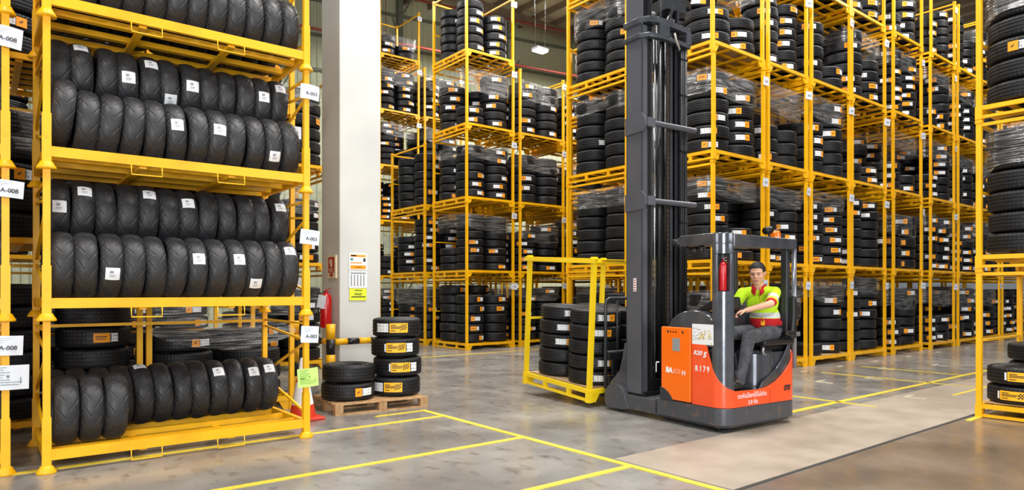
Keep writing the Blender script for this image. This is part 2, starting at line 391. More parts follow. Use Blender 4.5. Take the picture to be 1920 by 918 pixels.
# candidates: (matrix, radius, width, label variant or None, text) -- nearest 300 in view become objects, the rest one mass
CAND = []
def add_tyre(M, r, w, variant, label, score, red=False): CAND.append((score, M, r, w, variant, label, red))
def direct_tyre(M, r, w, variant, label, group, red=False):
    o = inst('tyre', TYRED if red else TYRE, None); o.matrix_world = M @ Matrix.Diagonal((r/TR0, r/TR0, w/TW0, 1))
    tag(o, label, 'tyre', group)
    if variant is not None: inst('tread_label', LAB[variant], o)
    return o
ORD = ['zeroth', 'first', 'second', 'third', 'fourth', 'fifth', 'sixth', 'seventh', 'eighth', 'ninth', 'tenth', 'eleventh', 'twelfth', 'thirteenth']
UPW = ['bottom', 'second', 'third', 'fourth', 'fifth', 'sixth', 'seventh', 'eighth', 'ninth']

# ------------------------------------------------------------------ stacking racks for car tyres
CP = 1.88; PW = .057; DK = .17
_rk = {}
def rack_meshes(Wd, D, y=YEL):
    key = (round(Wd, 3), round(D, 3), y.name)
    if key in _rk: return _rk[key]
    b = MB()
    for x in (0, Wd-PW):
        b.box(x+.004, x+PW-.004, PW, D-PW, .115, DK); b.box(x+.004, x+PW-.004, PW, D-PW, .01, .045)
        for t in (.30, .66): b.box(x+.006, x+PW-.006, D*t-.03, D*t+.03, .045, .115)
    for yy in (0, D-PW):
        b.box(PW, Wd-PW, yy+.004, yy+PW-.004, .11, DK)
        for s in (0, 1):
            xx = PW if s == 0 else Wd-PW; k = 1 if s == 0 else -1
            b.prism([(xx, .0), (xx+k*.075, .0), (xx+k*.14, .112), (xx, .112)], yy+.012, yy+PW-.012, 1)
    for t in (.2, .36, .5, .64, .8): b.box(PW, Wd-PW, D*t-.03, D*t+.03, .125, .155)
    for t in (.33, .67): b.box(Wd*t-.03, Wd*t+.03, PW, D-PW, .09, .125)
    base = b.mesh('base_frame', y)
    p = MB(); p.box(-PW/2, PW/2, -PW/2, PW/2, .0, CP-.002); p.box(-PW*.62, PW*.62, -PW*.62, PW*.62, 0, .16); p.box(-PW*.62, PW*.62, -PW*.62, PW*.62, CP-.05, CP-.01)
    post = p.mesh('post', y)
    s = MB(); s.box(-.02, .02, PW, D-PW, CP-.09, CP-.05); side = s.mesh('top_rail', y)
    s = MB(); s.box(PW, Wd-PW, -.02, .02, CP-.09, CP-.05); back = s.mesh('back_rail', y); s = MB(); s.box(PW, Wd-PW, -.015, .015, .95, .98); mid = s.mesh('mid_rail', y)
    _rk[key] = (base, post, side, back, mid); return _rk[key]
cardm = MB(); cardm.add([(-.09, 0, -.075), (.09, 0, -.08), (.085, -.01, .075), (-.085, -.012, .08)], [(0, 1, 2, 3)])
cardm.add([(-.03, -.009, -.012), (.05, -.009, -.012), (.05, -.009, .012), (-.03, -.009, .012)], [(0, 1, 2, 3)], 1)
CARD = cardm.mesh('location_card', [PAPER, GREYINK])
def car_rack(M, Wd, D, label, group, cards=(1,), y=YEL):
    base, post, side, back, mid = rack_meshes(Wd, D, y)
    r = empty('tyre_rack'); r.matrix_world = M; tag(r, label, 'rack', group)
    inst('base_frame', base, r)
    for x in (PW/2, Wd-PW/2):
        for yy in (PW/2, D-PW/2): inst('post', post, r, (x, yy, 0))
        inst('top_rail', side, r, (x, 0, 0))
    inst('back_rail', back, r, (0, D-PW/2, 0)); inst('mid_rail', mid, r, (0, D-PW/2, 0))
    for c in cards: inst('location_card', CARD, r, (Wd-PW/2+.01, -.02, CP-.24+rnd.uniform(-.03, .03)), (0, rnd.uniform(-.12, .12), rnd.uniform(-.35, .1)))
    return r
def film_mesh(hw, hd, z0, z1, rg):
    m = MB(); n = 40; vs = []; fs = []; rows = 4
    for j in range(rows+1):
        for k in range(n):
            t = 2*PI*k/n; c, s = math.cos(t), math.sin(t); e = .32
            x = hw*math.copysign(abs(c)**e, c); yv = hd*math.copysign(abs(s)**e, s)
            q = 1 + .012*math.sin(7*t+j*2.1)+rg.uniform(-.006, .006)
            z = z0+(z1-z0)*j/rows + (.05*math.sin(2*t+rg.random()*.2+hw) + .03*math.sin(5*t))*(1 if j in (0,) else .4)
            vs.append((x*q, yv*q, z))
    for j in range(rows):
        for k in range(n): a = j*n+k; b = j*n+(k+1) % n; fs.append((a, b, b+n, a+n))
    m.add(vs, fs, 0, True); return m.mesh('stretch_film', FILM)
TIER = ['floor level', 'second tier', 'third tier', 'fourth tier', 'fifth tier', 'sixth tier', 'seventh tier']
STK = {(0, 0): 'front left', (1, 0): 'front right', (0, 1): 'rear left', (1, 1): 'rear right'}
NRACK = {}
def tower(x0, y0, Wd, D, levels, phrase, group, over={}, seed=0, score=0, ply=(), nofilm=(), lab=.8, cards=(1,)):
    rg = random.Random(seed*97+int(x0*10)+int(y0*7))
    for k in range(levels):
        zb = k*CP
        car_rack(Matrix.Translation((x0+rg.uniform(-.012, .012), y0+rg.uniform(-.012, .012), zb)), Wd, D, 'yellow steel tyre rack, %s, %s' % (TIER[k], phrase), group, cards)
        if k in ply:
            o = MB().box(x0+.07, x0+Wd-.07, y0+.07, y0+D-.07, zb+DK, zb+DK+.012).build('plywood_sheet', PLY)
            tag(o, 'thin plywood sheet on rack deck, %s, %s' % (TIER[k], phrase), 'board')
        r = min(Wd, D)/4*rg.uniform(.90, .985); w = rg.choice((.205, .225, .235, .25))
        big = (r*2 > .76); w = w*1.05 if big else w
        nmax = int((CP-DK-.16)/w); top = 0; zs = zb+DK+(.014 if k in ply else .002)
        ang0 = math.degrees(math.atan2(-y0, -x0)) + rg.uniform(12, 48); var = rg.choice((0, 1, 0, 1, 4)); p_l = rg.choice((.55, .85, 1.0))*lab
        for (i, j) in ((0, 0), (1, 0), (0, 1), (1, 1)):
            cnt = nmax if rg.random() < .72 else max(2, nmax-rg.choice((1, 1, 2, 3, 4)))
            if k in over and (i, j) in over[k]: cnt = over[k][(i, j)]
            cx = x0+Wd*(.255+.49*i); cy = y0+D*(.255+.49*j); dx = dy = 0
            for q in range(cnt):
                dx = rg.uniform(-.014, .014); dy = rg.uniform(-.014, .014)
                v = None
                if rg.random() < p_l: v = var if rg.random() < .75 else rg.choice((0, 1, 4))
                M = Matrix.Translation((cx+dx, cy+dy, zs+w*(q+.5))) @ Matrix.Rotation(R_(ang0+rg.uniform(-26, 26)), 4, 'Z')
                hid = (3.5 if j == 1 and not (i == 0) else 0) + (2.2 if (i == 0 and j == 1) else 0)
                add_tyre(M, r, w*.985, v, 'car tyre, %s up in %s stack, %s, %s' % (UPW[q], STK[(i, j)], TIER[k], phrase), math.hypot(cx, cy)+hid+score)
            top = max(top, cnt*w)
        if k not in nofilm and rg.random() < .85:
            zt = zs+top+.02; h = rg.uniform(.3, .55)
            o = inst('stretch_film', film_mesh(Wd/2-.035+rg.choice((0, .03)), D/2-.035, zt-h, zt, rg), None, (x0+Wd/2, y0+D/2, 0))
            tag(o, 'clear stretch film round the tyre tops, %s, %s' % (TIER[k], phrase), 'plastic film', 'stretch film on rack loads')
GR = 'yellow racks in the long right row'
F4 = {(0, 0): 3, (1, 0): 2, (0, 1): 7, (1, 1): 7}
tower(9.81, 6.85, 1.60, 1.66, 4, 'first column right of mast', GR, {0: {(0, 0): 5, (1, 0): 5}, 3: {(0, 0): 3, (1, 0): 3}}, 1, -1, ply=(3,), cards=(1,))
tower(11.54, 6.86, 1.46, 1.62, 5, 'second column right of mast', GR, {2: {(0, 0): 3, (1, 0): 3}}, 2)
tower(13.14, 6.86, 1.69, 1.62, 5, 'third column right of mast', GR, {1: {(0, 0): 6}, 2: {(0, 0): 4, (1, 0): 6}, 3: {(0, 0): 5, (1, 0): 2, (0, 1): 7}, 0: {(0, 0): 1, (1, 0): 5}}, 3, ply=(0,))
tower(14.86, 6.86, 1.69, 1.62, 5, 'fourth column right of mast', GR, {2: {(0, 0): 2, (1, 0): 2, (0, 1): 2, (1, 1): 3}, 0: {(0, 0): 6, (1, 0): 7}}, 4, nofilm=(2,))
tower(16.97, 6.86, 1.69, 1.62, 5, 'fifth column right of mast', GR, {2: {(0, 0): 3, (1, 0): 2}}, 5)
tower(19.22, 6.86, 1.66, 1.62, 5, 'sixth column right of mast', GR, {0: {(0, 0): 3, (1, 0): 3}, 2: {(0, 0): 3}}, 6, ply=(0,))
tower(21.1, 6.86, 1.66, 1.62, 5, 'seventh column right of mast', GR, {}, 7)
tower(22.9, 6.86, 1.66, 1.62, 5, 'eighth column right of mast', GR, {}, 8)
tower(24.8, 6.86, 1.66, 1.62, 5, 'ninth column right of mast', GR, {}, 9)
tower(26.6, 6.86, 1.66, 1.62, 5, 'tenth column right of mast', GR, {}, 10)
GP = 'yellow racks in the row behind the right row'
tower(9.74, 8.73, 1.62, 1.70, 5, 'column just left of mast', GP, {}, 11, -1, lab=.35)
for i, x in enumerate((11.5, 13.2, 14.9, 17.0, 19.2, 21.1, 22.9)):
    tower(x, 8.73, 1.64, 1.70, 4, 'rear row, %s column' % ORD[i+2], GP, {}, 20+i, 6, cards=())
for i, x in enumerate((11.5, 13.3, 15.1, 17.0, 18.9, 20.8, 22.7)):
    tower(x, 10.55, 1.66, 1.66, 4 if i == 0 else 1, 'third row, %s column' % ORD[i+1], 'yellow racks in the third row', {}, 60+i, 9, cards=())
GM = 'yellow racks across the back aisle'
tower(9.70, 14.1, 1.56, 1.62, 5, 'tall centre tower', GM, {0: {(0, 0): 5, (1, 0): 5, (0, 1): 6, (1, 1): 6}}, 31, -1, nofilm=(0,))
tower(11.44, 14.1, 1.64, 1.62, 4, 'tower beside centre tower', GM, {}, 32, 0)
tower(13.2, 14.1, 1.64, 1.62, 4, 'tower hidden behind mast', GM, {}, 33, 3)
for i, (x, y) in enumerate(((14.95, 14.1), (16.7, 14.1), (11.44, 15.95), (13.2, 15.95), (14.95, 15.95), (14.2, 20.5), (16.0, 20.5))):
    tower(x, y, 1.6, 1.62, 3 if i < 5 else 2, 'back area, %s tower' % ORD[i+1], 'yellow racks across the back aisle', {}, 80+i, 12, cards=())
tower(9.70, 16.15, 1.60, 1.95, 3, 'low tower behind centre', GM, {}, 34, 0)
tower(10.55, 20.5, 1.56, 1.62, 6, 'farthest tower beside pillar', GM, {5: {(0, 0): 3, (1, 0): 2, (0, 1): 3, (1, 1): 2}}, 35, 0)
tower(12.3, 20.5, 1.6, 1.62, 5, 'farthest tower, second one', GM, {}, 36, 3)
GL = 'yellow racks behind the motorcycle tyre rack'
tower(1.48, 8.48, 1.69, 1.62, 3, 'column behind motorcycle rack', GL, {0: {(0, 0): 4, (1, 0): 3, (0, 1): 4, (1, 1): 4}}, 41, 1, lab=.3)
tower(-.24, 8.48, 1.69, 1.62, 3, 'middle column behind motorcycles', GL, {0: {(0, 0): 6, (1, 0): 6}}, 42, 2, lab=.2, cards=())
tower(1.6, 12.5, 1.69, 1.62, 1, 'farther column near pillar', GL, {}, 44, 2)
tower(3.66, 12.5, 1.69, 1.62, 3, 'column right behind pillar', GL, {}, 45, 2)
tower(-.2, 12.5, 1.69, 1.62, 3, 'farthest column behind motorcycles', GL, {}, 47, 4)
# near right rack at the picture edge: bigger tyres
def near_right():
    x0, y0, Wd, D = 9.35, 1.26, 1.60, 1.60; g = 'rack column at right picture edge'
    for k in range(3):
        car_rack(Matrix.Translation((x0, y0, k*1.775)) @ Matrix.Diagonal((1, 1, 1.775/1.88, 1)), Wd, D, 'large yellow tyre rack, %s, at right picture edge' % TIER[k], g, ())
    o = MB().box(x0+.07, x0+Wd-.07, y0+.07, y0+D-.07, DK, DK+.012).build('plywood_sheet', PLY); tag(o, 'thin plywood sheet in floor level rack at right picture edge', 'board')
    spec = {0: ((.39, .225, 2, 1), (.39, .225, 3, 1)), 1: ((.392, .245, 6, 0), (.392, .245, 6, 0)), 2: ((.392, .245, 6, 0), (.392, .245, 6, 0))}
    for k in range(3):
        for i, x in enumerate((.41, 1.2)):
            for j, y in enumerate((.41, 1.2)):
                r, w, n, lab = spec[k][i]
                if k == 0 and j == 0: n = n+1
                for q in range(n):
                    v = 2 if (lab and j == 1) else (0 if (k == 2 and q == 2 and j == 1) else None)
                    M = Matrix.Translation((x0+x+rnd.uniform(-.01, .01), y0+y+rnd.uniform(-.01, .01), k*1.775+.16+.014+w*(q+.5))) @ Matrix.Rotation(R_(186+rnd.uniform(-8, 8)), 4, 'Z')
                    add_tyre(M, r, w*.985, v, 'large tyre, %s up in %s stack, %s, right edge rack' % (UPW[q], STK[(i, j)], TIER[k]), 4 if i == 0 else 9)
    rg = random.Random(3)
    for k in (1, 2):
        o = inst('stretch_film', film_mesh(.79, .79, k*1.775+DK+1.0, k*1.775+DK+1.48, rg), None, (x0+.8, y0+.8, 0))
        tag(o, 'clear stretch film round the tyre tops, %s, right picture edge rack' % TIER[k], 'plastic film', 'stretch film on rack loads')
near_right()
# film pulled across between the posts behind the motorcycle tyre rack
fm = MB(); P0 = Vector((1.52, 8.40, 1.12))
rows = []
for i in range(25):
    t = i/24; x = 1.50+1.68*t; h0 = 1.16-.34*t if t > .35 else .98+.42*t*1.1; lo_ = .92-.02*math.sin(t*3)
    c = .06+.94*math.sin(PI*min(1, max(0, t)))**.7
    mid = 1.05-.05*t; rows.append([(x, 8.44+.01*math.sin(9*t), mid + (k/6-.5)*.44*c) for k in range(7)])
for i in range(24):
    for k in range(6): fm.add([rows[i][k], rows[i+1][k], rows[i+1][k+1], rows[i][k+1]], [(0, 1, 2, 3)], 0, True)
tag(fm.build('stretch_film', FILM), 'twisted stretch film pulled between posts behind the motorcycle tyre rack', 'plastic film', 'stretch film on rack loads')

# ------------------------------------------------------------------ motorcycle tyres
MR, MWd = .30, .088
def moto_prof(n=16, off=0., MWd=MWd):
    p = []
    for i in range(n+1):
        t = PI*(.5*(1-1)) + PI*i/n; z = -MWd*math.copysign(abs(math.cos(t))**.85, math.cos(t)); r = .232+(MR-.232)*math.sin(t)**.8
        p.append((r+off*math.sin(t), z*(1+off*3)))
    return p
def moto_mesh(n=540):                                    # tread grooves are cut into the mesh itself
    cr = []; N = 44
    for i in range(N+1):
        t = PI*i/N; z = -MWd*math.copysign(abs(math.cos(t))**.85, math.cos(t)); cr.append((.232+(MR-.232)*math.sin(t)**.8, z))
    q = [(.205, -.062), (.215, -.075)] + cr + [(.215, .075), (.205, .062), (.215, .055), (.27, .06), (.285, 0), (.27, -.06), (.215, -.055)]
    P = len(q); V = np.zeros((P, n, 3)); u = np.arange(n)/n
    for i, (r, z) in enumerate(q):
        rr_ = np.full(n, r); k = i-2
        if 0 < k < N:
            w = abs(k/N-.5)*2; side = .5 if k > N/2 else 0
            d = np.zeros(n)
            if .06 < w < .80:
                f = (u*13 + 1.25*w**.6 + side) % 1; d = np.where(f < .085, 1, 0)
            if .42 < w < .84:
                f = (u*24 - 1.7*w + side) % 1; d = np.maximum(d, np.where(f < .10, 1, 0))
            rr_ = r-.0065*d
        a = 2*PI*u; V[i, :, 0] = z; V[i, :, 1] = rr_*np.cos(a); V[i, :, 2] = rr_*np.sin(a)
    I = np.arange(P)[:, None]*n; J = ((np.arange(P)+1) % P)[:, None]*n; k = np.arange(n)[None]; k2 = (k+1) % n
    F = np.stack([I+k, I+k2, J+k2, J+k], -1).reshape(-1, 4)
    me = bpy.data.meshes.new('motorcycle_tyre'); me.from_pydata(V.reshape(-1, 3).tolist(), [], F.tolist()); me.materials.append(MRUB)
    me.polygons.foreach_set('use_smooth', [True]*len(F)); me.update(); fixn(me); return me
MOTO = moto_mesh()
def moto_paper():                                        # paper glued over the crown, facing -y at rest
    p = [(r, z) for r, z in moto_prof(16, .003) if abs(z) < .054]; m = MB(); vs = []; fs = []; n = 6
    for i in range(n+1):
        a = -.18+.36*i/n
        for r, z in p: vs.append((z, -r*math.cos(a), r*math.sin(a)))
    K = len(p)
    for i in range(n):
        for k in range(K-1): fs.append((i*K+k, i*K+k+1, (i+1)*K+k+1, (i+1)*K+k))
    m.add(vs, fs, 0, True)
    for (x0, x1, a0, a1) in ((-.024, .004, .02, .09), (-.024, .02, -.05, -.03), (-.024, .014, -.09, -.075)):
        m.add([(x0, -.305*math.cos(a0), .305*math.sin(a0)), (x1, -.305*math.cos(a0), .305*math.sin(a0)), (x1, -.305*math.cos(a1), .305*math.sin(a1)), (x0, -.305*math.cos(a1), .305*math.sin(a1))], [(0, 1, 2, 3)], 1)
    return m.mesh('paper_label', [WHITE, GREYINK])
MPAP = moto_paper()
MROW = {0: 'front row', 1: 'back row', 2: 'upper row'}
MLEV = ['bottom deck', 'lower middle deck', 'upper middle deck', 'top deck']
def moto(x, y, z, lean, rack, lev, row, idx, paper=None, yaw=0):
    o = inst('motorcycle_tyre', MOTO, None, (x, y, z), (rnd.uniform(0, 0), lean, yaw))
    sc = rnd.uniform(.975, 1.01); o.scale = (rnd.uniform(.96, 1.04), sc, sc)
    tag(o, 'motorcycle tyre, %s from left in %s, %s of %s' % (ORD[idx+1], MROW[row], MLEV[lev], rack), 'motorcycle tyre', 'motorcycle tyres in the racks')
    if paper is not None: inst('paper_label', MPAP, o, (0, 0, 0), (-R_(paper), 0, 0))
    else: pass
    return o
# ------------------------------------------------------------------ motorcycle tyre rack
MP = 1.255; BW = 2.25; BD = 1.33
def moto_rack(x0, y0, lev, label, cards):
    r = empty('motorcycle_tyre_rack', (x0, y0, lev*MP)); tag(r, label, 'rack', 'yellow motorcycle tyre racks')
    w = .052
    b = MB()
    for y in (0, BD-w): b.box(w, BW-w, y+.004, y+w-.004, .105, .19)
    for x in (0, BW-w): b.box(x+.004, x+w-.004, w, BD-w, .105, .18)
    for y in (.26, .62, .98): b.box(w, BW-w, y, y+.07, .115, .165)
    for x in (.74, 1.50): b.box(x-.03, x+.03, w, BD-w, .085, .115)
    b.build('base_frame', YEL, r)
    for lx in (.64, 1.36):
        g = MB(); g.tube([(lx, .01, .11), (lx, -.005, .02), (lx+.245, -.005, .02), (lx+.245, .01, .11)], .006, 8); g.build('fork_guide', YEL, r)
    for xi, x in enumerate((w/2, BW-w/2)):
        for yi, y in enumerate((w/2, BD-w/2)):
            p = MB(); p.box(-w/2, w/2, -w/2, w/2, .03, MP+.01); p.box(-w*.62, w*.62, -w*.62, w*.62, .05, .46)
            p.lathe([(0, 0), (.072, 0), (.072, .014), (.05, .05), (.045, .062), (0, .062)], 16)
            po = p.build('post', YEL, r, (x, y, 0))
            if yi == 0:
                q = MB(); q.lathe([(0, -.006), (.012, -.006), (.012, 0)], 10, M=Matrix.Rotation(-PI/2, 4, 'X') @ Matrix.Rotation(PI, 4, 'X')); q.build('bolt', STEEL, po, (0, -w*.62-.002, .26))
        s = MB()
        for a, c in (((w, 1.17), (BD-w, 1.17)), ((w, .97), (BD-w, .56)), ((BD-w, .50), (w, .26)), ((BD-w, 1.10), (w, 1.00))): s.bar((x, a[0], a[1]), (x, c[0], c[1]), .022, .022)
        s.build('side_brace', YEL, r)
    s = MB(); s.bar((w, BD-w/2, 1.16), (BW-w, BD-w/2, 1.16), .03); s.build('back_rail', YEL, r)
    for (cx, cz, sx, sz, txt, tilt, m) in cards:
        c = MB(); n = 8; vs = []; fs = []
        for i in range(n+1):
            for k in (0, 1): u = i/n-.5; vs.append((u*sx, -.012*math.cos(u*5)-.004, (k-.5)*sz))
        for i in range(n): fs.append((2*i, 2*i+2, 2*i+3, 2*i+1))
        c.add(vs, fs)
        co_ = c.build('location_card', m, r, (cx, -.02, cz), (0, R_(tilt), R_(-2)))
        if txt.startswith('A-'):
            text(txt, .048, INK, co_, (sx*.05, -.022, -sz*.12), (1, 0, 0), (0, 0, 1), extr=.0004, bold=.0006)
            l_ = MB()
            for q in range(3): l_.box(-sx*.38, -sx*.38+sx*(.5-.12*q), -.0215, -.021, sz*(.36-.1*q), sz*(.375-.1*q))
            l_.build('small_print', GREYINK, co_)
        else:
            l_ = MB(); rg = random.Random(4)
            for q in range(8):
                z = sz*(.40-.1*q); l_.box(-sx*.42, -sx*.42+sx*rg.uniform(.3, .8), -.0215, -.021, z, z+.005)
            l_.box(sx*.0, sx*.06, -.0215, -.021, -.0, .02); l_.box(-sx*.42, -sx*.2, -.0215, -.021, -.01, .006); l_.box(sx*.3, sx*.32, -.0215, -.021, -.05, 0)
            l_.build('small_print', mat('faint_ink', (120, 130, 130), .6) if m is PAPER else mat('green_ink', (110, 160, 60), .6), co_)
    return r
X0, Y0 = .41, 6.71
moto_rack(X0, Y0, 0, 'yellow motorcycle tyre rack, bottom one on the floor at left', [(BW+.0, 1.06, .185, .17, 'A-003', 3, PAPER), (BW-.02, .62, .215, .19, 'form', -3, LIME)])
moto_rack(X0, Y0, 1, 'yellow motorcycle tyre rack, second from floor at left', [(BW+.0, .80, .20, .15, 'A-003', 5, PAPER)])
moto_rack(X0, Y0, 2, 'yellow motorcycle tyre rack, third from floor at left', [(BW+.0, 1.03, .195, .15, 'A-003', 3, PAPER)])
moto_rack(X0, Y0, 3, 'yellow motorcycle tyre rack, topmost one cut by picture top', [])
# decks: paper angles in degrees above the horizontal
P_front = {1: {2: -14, 6: 16, 8: 17, 9: -30, 11: 40}, 2: {5: 10, 7: 12, 10: -25}, 3: {}}
P_up = {1: {0: 4, 1: 36, 4: 40, 6: 28, 11: 35}, 2: {1: 48, 3: 0, 4: 36, 5: -28, 6: 4, 10: 8, 11: 34}, 3: {1: 0, 4: 0}}
pit = .1775; xs = X0+.052+.092
NMOTO = 0
for lev in (1, 2, 3):
    zb = lev*MP+.19
    for i in range(12):
        ln = rnd.uniform(-.05, .05) + (.10 if (lev == 2 and i < 4) else 0)
        zz = .07 if (lev == 2 and i == 0) else 0
        moto(xs+i*pit, Y0+.335, zb+.28+zz, ln, 'left rack', lev, 0, i, P_front[lev].get(i), rnd.uniform(-.04, .04))
        moto(xs+i*pit, Y0+.95, zb+.28, rnd.uniform(-.03, .03), 'left rack', lev, 1, i)
        if lev < 3: moto(xs+i*pit+rnd.uniform(-.01, .01), Y0+.66, zb+.275+.505, rnd.uniform(-.05, .05), 'left rack', lev, 2, i, P_up[lev].get(i), rnd.uniform(-.04, .04))
for i in range(3): moto(xs+.03+i*.185, Y0+.335, .19+.275, rnd.uniform(-.02, .04), 'left rack', 0, 0, i)
for i in range(12): moto(xs+i*pit, Y0+.95, .19+.275, rnd.uniform(-.06, .02), 'left rack', 0, 1, i, {4: 75, 8: 42, 10: 36, 11: 42}.get(i), rnd.uniform(-.05, .05))
# neighbour rack cut by the left picture edge
X1 = -2.055
for k in range(4):
    cs = {0: [(BW-.02, 1.06, .22, .16, 'A-008', 2, PAPER), (BW-.02, .80, .30, .20, 'form', 1, PAPER)], 1: [(BW-.01, 1.08, .21, .14, 'A-008', 4, PAPER)], 2: [(BW-.02, 1.06, .21, .17, 'A-008', 5, PAPER)], 3: []}[k]
    moto_rack(X1, 6.86, k, 'yellow motorcycle tyre rack cut by left picture edge, %s' % TIER[k], cs)
    for i in (11,):
        moto(X1+.204+i*pit, 6.86+.335, k*MP+.19+.275, 0, 'far left rack', k, 0, i)
        if k in (1, 2): moto(X1+.204+i*pit, 6.86+.66, k*MP+.19+.78, 0, 'far left rack', k, 2, i)
        if k in (1, 2): moto(X1+.204+i*pit, 6.86+.95, k*MP+.19+.275, 0, 'far left rack', k, 1, i)

# ------------------------------------------------------------------ wooden pallet with loose tyres
pal = empty('wooden_pallet', (3.36, 7.66, 0), (0, 0, R_(-6))); tag(pal, 'small wooden pallet under the loose car tyres by the pillar', 'pallet')
for i in range(7): bevel(MB().box(0, 1.22, i*.145, i*.145+.10, .118, .136).build('deck_board', WOOD, pal), .002, 1)
for x in (0, .56, 1.12):
    for y in (0, .435, .87): bevel(MB().box(x, x+.10, y, y+.10, .02, .10).build('block', WOOD, pal), .002, 1)
for x in (0, .56, 1.12): MB().box(x, x+.10, 0, .97, .10, .118).build('stringer_board', WOOD, pal)
for y in (0, .435, .87): MB().box(0, 1.22, y, y+.10, 0, .02).build('bottom_board', WOOD, pal)
GPT = 'loose car tyres stacked on the wooden pallet'
def ptyre(cx, cy, q, r, w, v, ang, label, z0=.137, red=False, tilt=0):
    M = Matrix.Translation((cx, cy, z0+w*(q+.5))) @ Matrix.Rotation(R_(ang), 4, 'Z') @ Matrix.Rotation(tilt, 4, 'Y')
    direct_tyre(M, r, w*.985, v, label, GPT, red)
ptyre(3.70, 8.04, 0, .335, .225, 0, 283, 'lower tyre of the two tyre stack on the pallet')
ptyre(3.71, 8.04, 1, .330, .225, None, 0, 'upper tyre of the two tyre stack on the pallet', tilt=.01)
for q, (v, a, nm) in enumerate(((3, 220, 'bottom'), (2, 252, 'second from bottom'), (2, 246, 'third from bottom'), (3, 232, 'top'))):
    ptyre(4.37+(-.01, .01, -.02, .0)[q], 7.99, q, .318, .255, v, a, '%s tyre with yellow chequered label in the four tyre pallet stack' % nm)

# ------------------------------------------------------------------ pillar fittings
def guard():
    r = empty('crash_barrier', (0, 0, 0)); tag(r, 'black and yellow striped tubular crash barrier around pillar foot', 'barrier')
    Ym = YEL; 
    def striped(name, p, q, rad, n):
        m = MB(); p = Vector(p); q = Vector(q)
        for i in range(n): m.tube([p.lerp(q, i/n), p.lerp(q, (i+1)/n)], rad, 16, i % 2)
        return m.build(name, [Ym, BLACK], r)
    striped('guard_post', (3.80, 8.82, 1.05), (3.80, 8.82, 0), .062, 5)
    striped('guard_post', (4.98, 8.82, 1.05), (4.98, 8.82, 0), .062, 5)
    striped('guard_rail', (3.86, 8.82, .80), (4.92, 8.82, .80), .045, 6)
    striped('guard_rail', (3.80, 8.88, .80), (3.80, 10.1, .80), .045, 7)
    striped('guard_post', (3.80, 10.16, 1.05), (3.80, 10.16, 0), .062, 5)
guard()
def extinguisher(loc, h, r, label, rot=0, tagpaper=True):
    e = empty('fire_extinguisher', loc, (0, 0, rot)); tag(e, label, 'fire extinguisher')
    m = MB(); m.lathe([(0, 0), (r*.9, 0), (r, h*.03), (r, h*.74), (r*.85, h*.82), (r*.4, h*.86), (r*.3, h*.9), (0, h*.9)], 24); smooth(m.build('cylinder', RED, e))
    m = MB(); m.tube([(0, 0, h*.88), (0, 0, h*.95)], r*.2); m.bar((-r*.1, 0, h*.94), (r*.9, 0, h*1.0), r*.25, r*.1); m.bar((-r*.1, 0, h*.92), (r*.8, 0, h*.90), r*.25, r*.1); m.build('valve_handle', SIGNRED if tagpaper else RED, e)
    m = MB(); m.tube([(0, -r*.2, h*.92), (-r*.7, -r*.6, h*.86), (-r*1.12, -r*.6, h*.6), (-r*1.12, -r*.5, h*.3)], r*.12); m.build('hose', BLACK, e)
    if tagpaper:
        m = MB()
        for (a0, a1, z0, z1, mi) in ((3.6, 4.9, .48, .66, 0), (3.6, 4.9, .60, .65, 1), (3.2, 4.0, .28, .36, 0)):
            vs = []; 
            for i in range(7): a = a0+(a1-a0)*i/6; vs += [(r*1.01*math.cos(a), r*1.01*math.sin(a), h*z0), (r*1.01*math.cos(a), r*1.01*math.sin(a), h*z1)]
            m.add(vs, [(2*i, 2*i+2, 2*i+3, 2*i+1) for i in range(6)], mi, True)
        m.build('cylinder_label', [WHITE, LYEL], e)
        m = MB(); m.add([(-.10, -.11, h*.52), (.02, -.12, h*.48), (.06, -.12, h*.80), (-.06, -.11, h*.84)], [(0, 1, 2, 3)]); m.build('paper_tag', PAPER, e)
    return e
extinguisher((3.985, 9.42, .97), .58, .085, 'red fire extinguisher with paper tag hanging on white pillar', R_(-45))
sg = empty('extinguisher_sign', (4.098, 9.42, 1.86), (0, 0, R_(-90))); tag(sg, 'red fire extinguisher location sign on the grey pillar side', 'sign')   # local x along -y world
bevel(MB().box(-.15, .15, -.03, .0, -.17, .17).build('sign_board', CREAM, sg), .004, 1)
m = MB(); m.box(-.105, .105, -.032, -.030, -.085, .145); m.prism([(-.045, -.09), (.045, -.09), (.045, -.115), (.075, -.115), (0, -.15), (-.075, -.115), (-.045, -.115)], -.032, -.030, 1); m.build('sign_panel', SIGNRED, sg)
m = MB(); m.box(-.03, .035, -.034, -.032, .0, .09); m.box(-.015, .02, -.034, -.032, .09, .115); m.tube([(-.015, -.033, .11), (-.05, -.033, .09), (-.05, -.033, .05)], .006, 6)
for z in (-.03, -.05, -.07): m.box(-.07+.02*(z < -.06), .07-.03*(z == -.05), -.034, -.032, z, z+.009)
m.build('sign_symbol', CREAM, sg)
def board(x, z, w, h, name, label, base, items):
    r = empty(name, (x, 9.198, z)); tag(r, label, 'sign')
    bevel(MB().box(-w/2, w/2, -.012, 0, -h/2, h/2).build('panel', base, r), .002, 1)
    by = {}
    for (x0, x1, z0, z1, m) in items: by.setdefault(m.name, (m, MB()))[1].box(x0*w, x1*w, -.0145, -.012, z0*h, z1*h)
    for m, b in by.values(): b.build('printed_pattern', m, r)
    return r
TEAL = mat('teal_ink', (70, 150, 150), .6)
cx = 4.385
